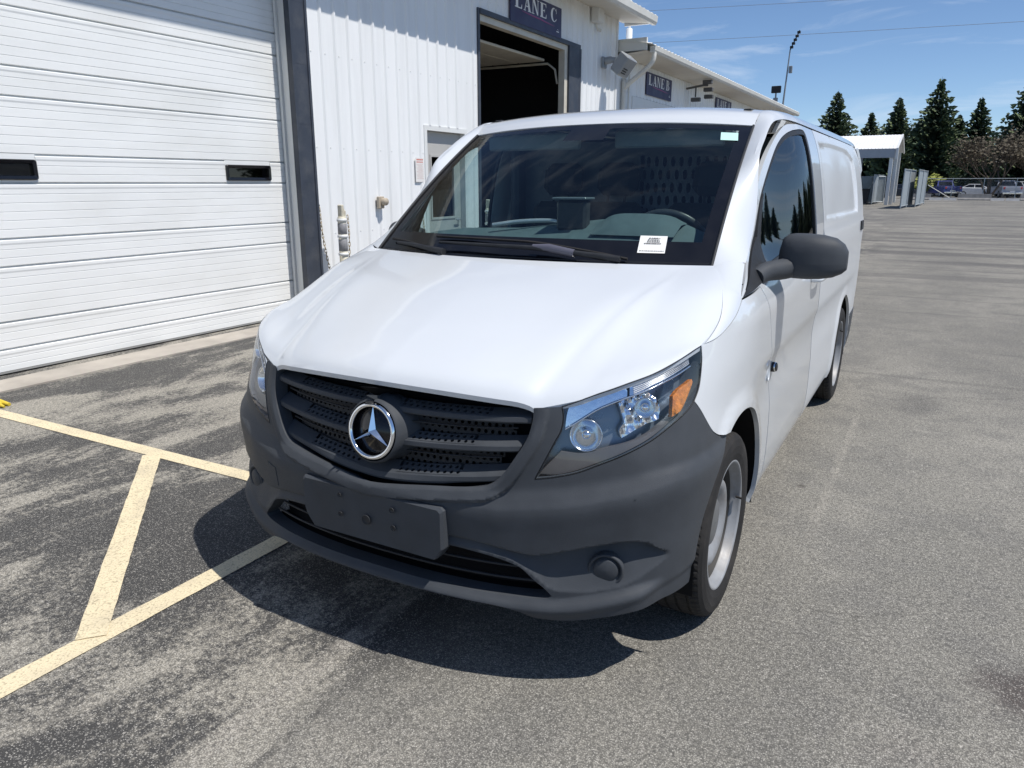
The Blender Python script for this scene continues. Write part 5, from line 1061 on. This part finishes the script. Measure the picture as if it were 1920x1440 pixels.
# ---------------------------------------------------------------- far side of the lot
R2 = random.Random(21)
NEED = [mat('spruce_needles', (.040, .066, .036), .8, noise=.35, nscale=1.2), mat('spruce_tips_sunlit', (.095, .130, .055), .8, noise=.3, nscale=1.2)]  # second green varies the clumps and has sunlight on the tips painted in
BARK = mat('bark', (.055, .043, .035), .9, noise=.3, nscale=5)
def conifer_mesh(seed, H, R, full=1.0, ragged=.25):
    r = random.Random(seed); mb = MB(); z = .10*H; lv = 0
    while z < H*.985:
        f = (z/H); rad = R*1.62*min(((1-f)**.92), .62)*(1+r.uniform(-ragged, ragged))*(1 if f > .16 else .75+f*1.5)+.10; nb_ = max(6, int(20*(1-f)+7)); a0 = r.random()*6.28
        for k in range(nb_):
            a = a0+k*6.283/nb_+r.uniform(-.25, .25); L_ = rad*r.uniform(.65, 1.15); d = Vector((math.cos(a), math.sin(a), 0)); s = Vector((-math.sin(a), math.cos(a), 0)); n = max(2, int(L_/.40))
            for i in range(n):
                t = (i+.7)/n; c = d*(L_*t)+Vector((0, 0, z-L_*.28*t+L_*.16*t*t*t+r.uniform(-.22, .22))); w = (.17+.27*(1-t)*min(1, L_/2))*r.uniform(.6, 1.4)*full*min(1, (1-f)*5+.25); ln = .34*r.uniform(.6, 1.5)*min(1, (1-f)*5+.35)
                tip = c+d*ln+Vector((0, 0, r.uniform(-.12, .10))); mi = 1 if (t > .6 and r.random() < .55) else 0
                dr = Vector((0, 0, -r.uniform(.10, .32)))
                mb.add([c-s*w+dr, tip, c+s*w+dr, c-d*ln*.6+Vector((0, 0, .06))], [(0, 1, 3), (1, 2, 3)], mi)
                mb.add([c-d*ln*.5, c+dr*1.5+s*w*.4, tip, c+Vector((0, 0, .12))-s*w*.4], [(0, 1, 2), (0, 2, 3)], mi)
        z += (.24+.20*(1-f))*r.uniform(.8, 1.2)*(H/13)**.5; lv += 1
    mb.add([(0, .04, H*.97), (.05, -.03, H*.97), (0, 0, H+.25)], [(0, 1, 2)], 0)
    return mb
def conifer(x, y, H, R, label, seed, full=1.0, group='spruce trees across the lot', rz=0):
    o = empty('spruce_tree', (x, y, 0), rz, label, 'tree', group)
    me = conifer_mesh(seed, H, R, full).mesh('crown', NEED); put('crown', me, o)
    mb = MB(); mb.tube([(0, 0, 0), (0, 0, H*.3), (0, 0, H*.96)], [H*.022, H*.016, .02], 8); put('trunk', mb.mesh('trunk', BARK), o); return o
spr = [(-12.6, 110, 13.2, 3.7, 'dark spruce tree rising just right of the van roof'), (-8.5, 112, 10.4, 2.3, 'short narrow spruce second from the van roof'), (-5.0, 106, 11.6, 2.6, 'slim spruce with bare top behind the white canopy'), (-.85, 108, 13.8, 3.6, 'tallest broad spruce rising above the parked blue pickup'), (3.8, 116, 12.1, 2.7, 'pointed spruce standing behind the leafless tree'), (8.4, 108, 13.6, 3.6, 'tall spruce at the right edge of the photo')]
for k, (x, y, H, R, lb) in enumerate(spr): conifer(x, y, H, R, lb, 40+k, 1.15)
conifer(1.6, 110, 9.6, 2.6, 'lower spruce filling the gap right of the tallest spruce', 61, 1.2); conifer(-2.9, 111, 9.0, 2.4, 'dense lower spruce left of the tallest spruce', 62, 1.2)
base_sp = [o for o in bpy.data.objects if o.name.startswith('spruce_tree')]
side_sp = [(13.5, 111, 11), (17, 104, 9.5), (20.5, 109, 12), (24, 102, 10), (28, 107, 11.5), (32.5, 100, 9.5), (37, 104, 12), (43, 98, 10), (50, 101, 11), (58, 95, 10.5), (68, 92, 12), (80, 86, 11), (15.5, 116, 12), (22, 115, 11), (26.5, 112, 12.5), (30.5, 110, 11), (35, 109, 12), (40, 108, 11), (46.5, 106, 12)]
for k, (x, y, H) in enumerate(side_sp):
    s0 = base_sp[k % 6]; c = copy_tree(s0, label='dark spruce beyond the right edge, mirrored in the van door glass', group='spruces mirrored in the door glass'); c.location = (x, y, 0); f = H/13; c.scale = (f*1.5, f*1.5, f); c.rotation_euler = (0, 0, k*1.3)
def bare_mesh(seed, H, stems, spread, twig, mats, depth=5, leaf=0, lsize=.3):
    r = random.Random(seed); mb = MB(); lf = []
    def grow(p, d, L_, rad, k):
        q = p+d*L_*.5+Vector((r.uniform(-1, 1), r.uniform(-1, 1), 0))*L_*.06; e = q+(d+Vector((0, 0, .12))).normalized()*L_*.5
        n = 5 if k < 2 else 3; mb.tube([p, q, e], [rad, rad*.85, rad*.68], n, 0, cap=False, smooth=False)
        if k >= depth:
            for _ in range(leaf): lf.append(e+Vector((r.gauss(0, .3), r.gauss(0, .3), r.gauss(0, .3))))
            return
        for i in range(r.choice((2, 3, 3)) if k < depth-1 else 3):
            nd = (d+Vector((r.uniform(-1, 1), r.uniform(-1, 1), r.uniform(-.35, .65)))*spread).normalized(); grow(p+(e-p)*r.uniform(.55, 1.0), nd, L_*r.uniform(.62, .86), max(twig, rad*.60), k+1)
    for i in range(stems):
        a = i*6.283/stems+r.uniform(-.4, .4); grow(Vector((.1*math.cos(a), .1*math.sin(a), 0)), Vector((math.cos(a)*.5*(stems > 1), math.sin(a)*.5*(stems > 1), 1)).normalized(), H*.27, H*.016, 0)
    for p in lf:
        w = lsize*r.uniform(.5, 1.2); a = r.random()*6.28; u = Vector((math.cos(a), math.sin(a), r.uniform(-.6, .6))).normalized(); v = u.orthogonal().normalized()
        mb.add([p-u*w, p-v*w*.7, p+u*w, p+v*w*.7], [(0, 1, 2, 3)], 1)
    return mb
TW = mat('twig_brown', (.085, .064, .048), .9, noise=.3, nscale=2); TWP = mat('twig_pale', (.24, .215, .165), .9, noise=.3, nscale=2); LG = mat('leaf_yellow_green', (.22, .24, .035), .7, noise=.3, nscale=1.5); LB = mat('bud_green', (.10, .125, .035), .7, noise=.3, nscale=1.5)
def split_tree(mb, o, mats):
    fm = np.array(mb.m)
    for mi, nm in ((0, 'trunk'), (1, 'crown')):
        ids = [f for f, k in zip(mb.f, mb.m) if k == mi]
        if not ids: continue
        u = sorted({i for f in ids for i in f}); mp = {i: n for n, i in enumerate(u)}; b = MB(); b.add([mb.v[i] for i in u], [tuple(mp[i] for i in f) for f in ids]); b.obj(nm, mats[mi], o, fix=False)
def bare(x, y, H, label, seed, stems=1, spread=.6, twig=.012, m=TW, leaf=0, lm=LG, depth=5, lsize=.3, group=None, nm='leafless_tree'):
    o = empty(nm, (x, y, 0), 0, label, 'tree', group); split_tree(bare_mesh(seed, H, stems, spread, twig, m, depth, leaf, lsize), o, (m, lm)); return o
bare(5.3, 95, 8.2, 'wide leafless brown tree with several stems before the white sedan', 5, 4, .72, .016, TW, 1, mat('bud_brown', (.085, .070, .045), .8, noise=.3, nscale=2), 6, .16)
bare(9.6, 99, 7.6, 'leafless brown tree half cut by the right edge', 9, 3, .70, .016, TW, 1, MT.get('x') or bpy.data.materials['bud_brown'], 6, .16)
bare(-5.6, 121, 10.4, 'yellow green budding tree behind the slim spruce', 12, 2, .55, .014, TWP, 5, LG, 5, .34)
bare(-2.2, 123, 9.8, 'yellow green budding tree left of the tallest spruce', 15, 2, .55, .014, TWP, 5, LG, 5, .34)
b0 = bare(-7.2, 128, 11.5, 'pale leafless tree among the woods behind the spruces', 17, 1, .38, .02, TWP, 1, LB, 5, .2, 'pale leafless trees behind the spruces')
for k, (x, y, f) in enumerate(((-10.6, 130, .92), (-8.6, 134, 1.0), (-6.4, 132, 1.05), (-4, 136, .95), (2.4, 132, .85), (4.6, 134, .86), (6.4, 131, .88), (7.6, 136, .95), (10.4, 132, .9), (13, 130, .92), (1.2, 138, .86), (-13.5, 134, .86))):
    c = copy_tree(b0, label='pale leafless tree among the woods behind the spruces', group='pale leafless trees behind the spruces'); c.location = (x, y, 0); c.scale = (f, f, f); c.rotation_euler = (0, 0, k*1.7)
bu = bare(-.2, 101, 2.9, 'pale yellow green shrub under the tallest spruce', 23, 4, .8, .012, TWP, 4, LG, 4, .22, nm='shrub')
# ---------------------------------------------------------------- house behind the fence
SID = mat('house_siding', (.36, .40, .38), .6, noise=.05, nscale=2); RFW = mat('house_roof', (.72, .72, .70), .6, noise=.05, nscale=2)
def house(x0, x1, y0, label):
    o = empty('low_house', ((x0+x1)/2, y0, 0), 0, label, 'house'); w = (x1-x0)/2
    mb = MB()
    for k in range(13): z = .3+.235*k; mb.prism([(0, z), (-.03, z), (0, z+.235)], 0, -w, w)
    mb.box((-w, 0, .0), (w, 7, 3.36)); mb.obj('wall', SID, o)
    mb = MB(); mb.add([(-w-.4, -.6, 3.30), (w+.4, -.6, 3.30), (w+.4, 3.5, 4.45), (-w-.4, 3.5, 4.45), (w+.4, 7.6, 3.3), (-w-.4, 7.6, 3.3)], [(0, 1, 2, 3), (3, 2, 4, 5)]); mb.add([(-w-.4, -.6, 3.16), (w+.4, -.6, 3.16), (w+.4, -.6, 3.30), (-w-.4, -.6, 3.30)], [(0, 1, 2, 3)]); mb.obj('roof', RFW, o)
    for k in range(int(w*2/3.4)):
        xx = -w+1.5+3.4*k; mb = MB(); mb.box((xx, -.05, 1.55), (xx+.95, .02, 2.55)); f = mb.obj('window', TRIM, o); mb = MB(); mb.box((xx+.06, -.07, 1.61), (xx+.89, -.051, 2.49)); mb.obj('pane', PANE, f)
    return o
house(-3.2, 7.9, 121, 'low grey green house with a white roof behind the white sedan'); house(8.6, 24, 119, 'low pale house with white roof at the right edge behind the white wagon')
# ---------------------------------------------------------------- cars
TYR = MT['rubber']; GLS = mat('car_glass', (.012, .014, .018), .08, spec=.6, noise=.05, nscale=2); TAIL = mat('tail_red', (.45, .02, .02), .3, noise=.05, nscale=9); HDL = mat('head_clear', (.7, .72, .74), .2, noise=.05, nscale=9)
def car(nm, x, y, rz, label, cat, col, W_, prof, roof, wheels, rw, bed=None, group='cars parked beyond the barriers'):
    """prof: (y, z) outline of the lower body; roof: four (y, z): base front, top front, top rear, base rear"""
    o = empty(nm, (x, y, 0), rz, label, cat, group); P_ = mat(nm+'_paint', col, .3, coat=.6, noise=.02, nscale=3); w = W_/2
    n = len(prof); zs = [p[1] for p in prof]; zm = (min(zs)+max(zs))/2; rows = []
    for xx, k in ((-w, .90), (-w+.03, .97), (-w+.12, 1), (w-.12, 1), (w-.03, .97), (w, .90)): rows.append([(xx, p[0]*(.985 if abs(xx) == w else 1), zm+(p[1]-zm)*k) for p in prof]+[(xx, prof[0][0]*(.985 if abs(xx) == w else 1), zm+(prof[0][1]-zm)*k)])
    mb = MB(); mb.grid(np.array(rows), smooth=False); mb.add(rows[0][:-1], [tuple(range(n))]); mb.add(rows[-1][:-1], [tuple(range(n))[::-1]]); mb.obj('body', P_, o)
    (a, za), (b, zb_), (c, zc), (d, zd) = roof; wt = w-.20
    V = [(-w+.05, a, za), (w-.05, a, za), (w-.05, d, zd), (-w+.05, d, zd), (-wt, b, zb_), (wt, b, zb_), (wt, c, zc), (-wt, c, zc)]
    mb = MB(); mb.add(V, [(4, 5, 6, 7), (0, 1, 5, 4), (2, 3, 7, 6), (1, 2, 6, 5), (3, 0, 4, 7)]); mb.obj('cabin', P_, o)
    def pane(q, u0, u1, v0, v1):
        A_, B_, C_, D_ = [Vector(V[i]) for i in q]; f = lambda u, v: (A_*(1-u)+B_*u)*(1-v)+(D_*(1-u)+C_*u)*v; nn = (B_-A_).cross(D_-A_).normalized()*.006
        mb = MB(); mb.add([f(u0, v0)+nn, f(u1, v0)+nn, f(u1, v1)+nn, f(u0, v1)+nn], [(0, 1, 2, 3)]); mb.obj('window', GLS, o, fix=False)
    pane((0, 1, 5, 4), .06, .94, .08, .90); pane((2, 3, 7, 6), .08, .92, .12, .88)
    ns = 2 if bed or cat == 'sedan' else 3
    for q in ((1, 2, 6, 5), (3, 0, 4, 7)):
        for k in range(ns): pane(q, .05+.91*k/ns, .05+.91*(k+1)/ns-.04, .10, .86)
    ymin = min(p[0] for p in prof); ymax = max(p[0] for p in prof)
    for sx in (-1, 1):
        for wy in wheels:
            mb = MB(); M2 = Matrix.Translation((sx*(w-.11), wy, rw)) @ Matrix.Rotation(sx*math.pi/2, 4, 'Y'); mb.lathe([(rw*.62, -.10), (rw*.96, -.11), (rw, -.08), (rw, .08), (rw*.96, .115), (rw*.64, .115)], 20, M=M2); wl = mb.obj('wheel', TYR, o)
            mb = MB(); mb.lathe([(rw*.64, .10), (rw*.60, .085), (rw*.3, .10), (.001, .105)], 16, M=M2); mb.obj('rim', MT['silver_paint'], wl)
            mb = MB(); mb.lathe([(rw*1.22, -.02), (rw*1.18, .117), (.001, .117)], 16, M=M2, a0=0, a1=2*math.pi) if 0 else None
        zt = [p[1] for p in prof if p[0] == ymax or p[0] > ymax-.12]; zl = max(zt)-.25 if zt else .8
        mb = MB(); mb.bbox((sx*(w-.26)-.12, ymax-.05, zl-.06), (sx*(w-.26)+.14, ymax+.012, zl+.16), .01); mb.obj('tail_light', TAIL, o)
        mb = MB(); mb.bbox((sx*(w-.30)-.16, ymin-.012, zl-.08), (sx*(w-.30)+.16, ymin+.08, zl+.06), .01); mb.obj('headlight', HDL, o)
    if bed:
        mb = MB(); mb.box((-w+.10, bed[0], bed[2]), (w-.10, bed[1], bed[2]+.004)); mb.obj('bed_floor', MT['black_void'], o)
        mb = MB(); mb.bbox((-w+.28, ymax+.002, .78), (w-.28, ymax+.02, 1.12), .008); mb.obj('tailgate', P_, o)
        mb = MB(); mb.bbox((-w+.05, ymax-.02, .42), (w-.05, ymax+.12, .60), .03); mb.obj('rear_step', MT['chrome'], o)
    mb = MB(); mb.box((-.26, ymax+.014, .62), (.26, ymax+.022, .75)); mb.obj('plate', TRIM, o)
    return o
sed = [(-2.25, .35), (-2.3, .62), (-2.05, .80), (-1.15, .96), (1.15, 1.02), (2.10, .98), (2.28, .80), (2.28, .36), (1.6, .26), (-1.6, .26)]
suv = [(-2.35, .40), (-2.40, .72), (-2.2, .98), (-1.25, 1.10), (2.30, 1.14), (2.38, .9), (2.36, .42), (1.7, .30), (-1.7, .30)]
pick = [(-2.75, .45), (-2.80, .80), (-2.62, 1.04), (-1.45, 1.14), (-.2, 1.16), (.75, 1.18), (.80, 1.22), (2.75, 1.22), (2.80, .50), (1.9, .40), (-1.9, .40)]
sedr = [(-1.20, .96), (-.25, 1.43), (.75, 1.44), (1.65, 1.01)]; suvr = [(-1.30, 1.09), (-.55, 1.72), (1.95, 1.74), (2.28, 1.13)]; pickr = [(-1.50, 1.13), (-.75, 1.80), (.45, 1.80), (.75, 1.17)]
H_ = math.pi/2
car('white_sedan', 4.3, 104, H_+.10, 'white four door sedan parked side on behind the middle barrier', 'sedan', (.78, .79, .80), 1.8, sed, sedr, (-1.38, 1.35), .32)
car('blue_pickup', .9, 100, -2.75, 'dark blue pickup truck parked left of the white sedan', 'pickup', (.028, .040, .22), 1.95, pick, pickr, (-1.75, 1.75), .38, (.85, 2.7, 1.222))
car('navy_wagon', -1.1, 105, H_+.05, 'navy sport utility vehicle mostly behind the grey gate panels', 'car', (.012, .014, .040), 1.85, suv, suvr, (-1.42, 1.42), .36)
car('silver_pickup', 6.75, 97, math.pi+.22, 'silver pickup truck parked with its tailgate to the lot', 'pickup', (.36, .37, .42), 1.98, pick, pickr, (-1.75, 1.75), .38, (.85, 2.7, 1.222))
car('white_wagon', 8.9, 103, H_-.02, 'white sport utility vehicle parked at the right edge', 'car', (.78, .79, .79), 1.95, suv, suvr, (-1.42, 1.42), .37)
car('black_hatchback', 5.55, 108, math.pi+.15, 'small black car between the bare tree and the silver pickup', 'car', (.012, .012, .014), 1.75, sed, sedr, (-1.38, 1.35), .31)
car('dark_sedan', -3.1, 88, H_, 'dark sedan partly hidden behind the canopy post', 'sedan', (.03, .035, .045), 1.8, sed, sedr, (-1.38, 1.35), .32)
# ---------------------------------------------------------------- barriers, curb stops, fence
BAR = mat('barrier_concrete', (.24, .235, .23), .9, noise=.2, nscale=3, bump=.5, bscale=60, dirt=(.13, .125, .12), dscale=2, damt=.5); CURB = mat('curb_white', (.60, .585, .56), .85, noise=.1, nscale=6)
for k, (x0, x1, lb) in enumerate(((-1.5, .15, 'grey concrete barrier right of the gate panels'), (2.35, 5.0, 'grey concrete barrier before the white sedan'), (7.2, 11.2, 'grey concrete barrier at the right edge of the lot'))):
    o = empty('concrete_barrier', ((x0+x1)/2, 81, 0), 0, lb, 'barrier', 'concrete barriers along the far edge'); w = (x1-x0)/2
    mb = MB(); mb.prism([(-.30, 0), (.30, 0), (.30, .08), (.16, .22), (.10, .56), (-.10, .56), (-.16, .22), (-.30, .08)], 0, -w, w); mb.obj('block', BAR, o)
for k, (x, lb) in enumerate(((.55, 'white curb stop left of the pair below the blue pickup'), (1.72, 'white curb stop right of the pair below the blue pickup'), (5.45, 'white curb stop left of the pair below the silver pickup'), (6.6, 'white curb stop right of the pair below the silver pickup'))):
    mb = MB(); mb.prism([(-.12, 0), (.12, 0), (.08, .22), (-.08, .22)], 0, -.52, .52); mb.obj('curb_stop', CURB, None, loc=(x, 80.2, 0), label=lb, cat='curb stop', group='white curb stops at the far edge')
mb = MB(); mb.tube([(0, 0, 1.35), (2.05, -1.2, .12)], .035, 6); mb.obj('leaning_pole', GUT, None, loc=(-.25, 82, 0), label='thin pale pole leaning from the gate panels to the ground', cat='pole')
GALV = mat('galvanised', (.40, .44, .46), .45, .35, noise=.08, nscale=3)
fn = empty('chain_link_fence', (4, 91, 0), 0, 'thin chain link fence with a top rail before the parked cars', 'fence')
mb = MB(); mb.tube([(-5, 0, 1.98), (9, 0, 1.98)], .03, 6); mb.obj('top_rail', GALV, fn)
for k in range(6): mb = MB(); mb.tube([(-5+2.8*k, 0, 0), (-5+2.8*k, 0, 2.05)], .035, 6); mb.obj('post', GALV, fn)
mb = MB()
for k in range(280):
    for s in (-1, 1): x = -5+.05*k; mb.add([(x, 0, .05), (x+.0013, 0, .05), (x+.0013+s*.9, 0, 1.95), (x+s*.9, 0, 1.95)], [(0, 1, 2, 3)]) if -5 < x+s*.9 < 9 else None
mb.obj('wire_mesh', GALV, fn, fix=False, kind='stuff')
# ---------------------------------------------------------------- gates and canopy
def panel(x, y, L_, h, rz, label, nm='gate_panel'):
    o = empty(nm, (x, y, 0), rz, label, 'gate', 'galvanised gate panels by the canopy'); mb = MB(); n = int(L_/.09); ys = np.linspace(0, L_, n*2+1)
    mb.grid(np.array([[(.03*(i % 2), yy, .12) for i, yy in enumerate(ys)], [(.03*(i % 2), yy, h-.03) for i, yy in enumerate(ys)]]), smooth=False); mb.obj('sheet', GALV, o)
    for yy in (0, L_/2, L_): mb = MB(); mb.tube([(.05, yy, .04), (.05, yy, h)], .035, 8); mb.obj('post', GALV, o)
    for z in (.15, h-.04): mb = MB(); mb.tube([(.05, 0, z), (.05, L_, z)], .028, 6); mb.obj('rail', GALV, o)
    return o
panel(-.98, 51, 6.5, 2.38, -.055, 'tall grey corrugated gate panel standing open, nearest the van'); panel(-.32, 55, 7.5, 2.40, -.04, 'grey gate panel just behind the nearest one')
panel(-3.35, 60.5, 7, 2.15, -.02, 'grey gate panel under the white canopy'); panel(-4.5, 63, 2.0, 2.05, -1.0, 'short grey mesh panel beside the dark bin')
cn = empty('canopy', (-4.2, 62, 0), 0, 'white metal roofed canopy on posts beyond the van', 'canopy'); cy = 62
def cpart(mb, nm, m, **kw): return bpart(mb, nm, m, cn, **kw)
mb = MB(); P = [(x, y+0) for x, y in rib_profile(-9.5, -1.98, 0)]
mb.grid(np.array([[(y, 60.0, 3.90+x) for x, y in P], [(y, 64.5, 5.06+x) for x, y in P], [(y, 69.0, 3.90+x) for x, y in P]]), smooth=False); cpart(mb, 'roof', WALL, fix=False)
mb = MB(); mb.box((-9.5, 60.02, 3.28), (-2.12, 60.25, 3.88)); cpart(mb, 'fascia', mat('fascia_grey', (.36, .39, .43), .5, noise=.05, nscale=3))
mb = MB(); mb.prism([(59.95, 3.80), (60.0, 3.94), (64.5, 5.10), (69.05, 3.94), (69.05, 3.80), (64.5, 4.94)], 0, -2.04, -1.96); mb.box((-2.06, 59.9, 3.2), (-1.92, 60.05, 3.92)); cpart(mb, 'rake_board', TRIM)
for px, py in ((-2.32, 60.2), (-2.12, 61.6), (-2.30, 68.6), (-4.55, 60.2), (-9.3, 60.2), (-9.3, 68.6)):
    mb = MB(); mb.bbox((px-.12, py-.12, 0), (px+.12, py+.12, 3.4 if py < 61 else 3.9), .01); cpart(mb, 'post', TRIM)
mb = MB(); mb.box((-9.4, 64, 0), (-5.0, 69, 3.5)); cpart(mb, 'shed_box', mat('shed_grey', (.25, .27, .29), .6, noise=.05, nscale=2))
o = empty('waste_bin', (-3.9, 60.8, 0), 0, 'dark wheeled waste bin beside the canopy posts', 'bin')
mb = MB(); mb.prism([(-.28, .08), (.28, .08), (.34, 1.05), (-.34, 1.05)], 1, -.35, .35); mb.obj('body', MT['dark_plastic'], o); mb = MB(); mb.bbox((-.37, -.40, 1.05), (.37, .38, 1.13), .02); mb.obj('lid', MT['dark_plastic'], o)
for sx in (-.25, .25): mb = MB(); mb.lathe([(.10, -.03), (.10, .03), (.001, .03)], 12, M=Matrix.Translation((sx, .36, .10)) @ Matrix.Rotation(H_, 4, 'Y')); mb.obj('wheel', MT['rubber'], o)
# ---------------------------------------------------------------- lamp masts and wires
MAST = mat('mast_steel', (.26, .28, .30), .5, .3, noise=.08, nscale=3)
o = empty('sports_light', (-19.9, 110, 0), 0, 'tall thin light mast with a bank of lamps against the sky', 'light mast')
mb = MB(); mb.tube([(.2, 0, 0), (.45, 0, 12), (.75, 0, 18.6)], [.16, .12, .08], 8); mb.obj('pole', MAST, o)
mb = MB(); mb.tube([(.75, 0, 18.6), (1.75, 0, 20.9)], .09, 6); mb.obj('arm', DKM := MT['dark_plastic'], o)
for k in range(5): mb = MB(); mb.bbox((.95+.19*k-.24, -.2, 18.9+.44*k-.14), (.95+.19*k+.16, .2, 18.9+.44*k+.16), .04); mb.obj('lamp', MT['dark_plastic'], o)
mb = MB(); mb.bbox((.8, -.15, 15.7), (1.25, .15, 16.6), .05); mb.obj('loudhailer', MAST, o)
o = empty('flood_mast', (-20.5, 110, 0), 0, 'short mast with a square lamp left of the tall light mast', 'light mast')
mb = MB(); mb.tube([(0, 0, 0), (0, 0, 13.5)], .11, 8); mb.obj('pole', MAST, o); mb = MB(); mb.bbox((-.62, -.2, 13.3), (.62, .2, 14.2), .06); mb.obj('lamp', MT['dark_plastic'], o); mb = MB(); mb.bbox((-.3, -.1, 12.2), (.3, .1, 12.7), .04); mb.obj('control_box', MAST, o)
for k, (za, zb_, lb) in enumerate(((10.38, 9.55, 'upper overhead wire crossing the sky'), (8.80, 8.28, 'lower overhead wire crossing the sky'))):
    mb = MB(); x = np.linspace(-62, 62, 60); z = np.interp(x, [-13.2, 0, 3.4], [za, za+(zb_-za)*(13.2/16.6), zb_]); sl = (zb_-za)/16.6; z = za+sl*(x+13.2)+.0002*(x+5)**2-.012
    mb.tube([(a, 40, b) for a, b in zip(x, z)], .009, 5); mb.obj('overhead_wire', MAST, None, label=lb, cat='wire')
for x in (-62, 62): mb = MB(); mb.tube([(x, 40, 0), (x, 40, 14)], [.16, .11], 8); mb.obj('utility_pole', BARK, None, label='wooden utility pole carrying the overhead wires', cat='pole', group='utility poles')
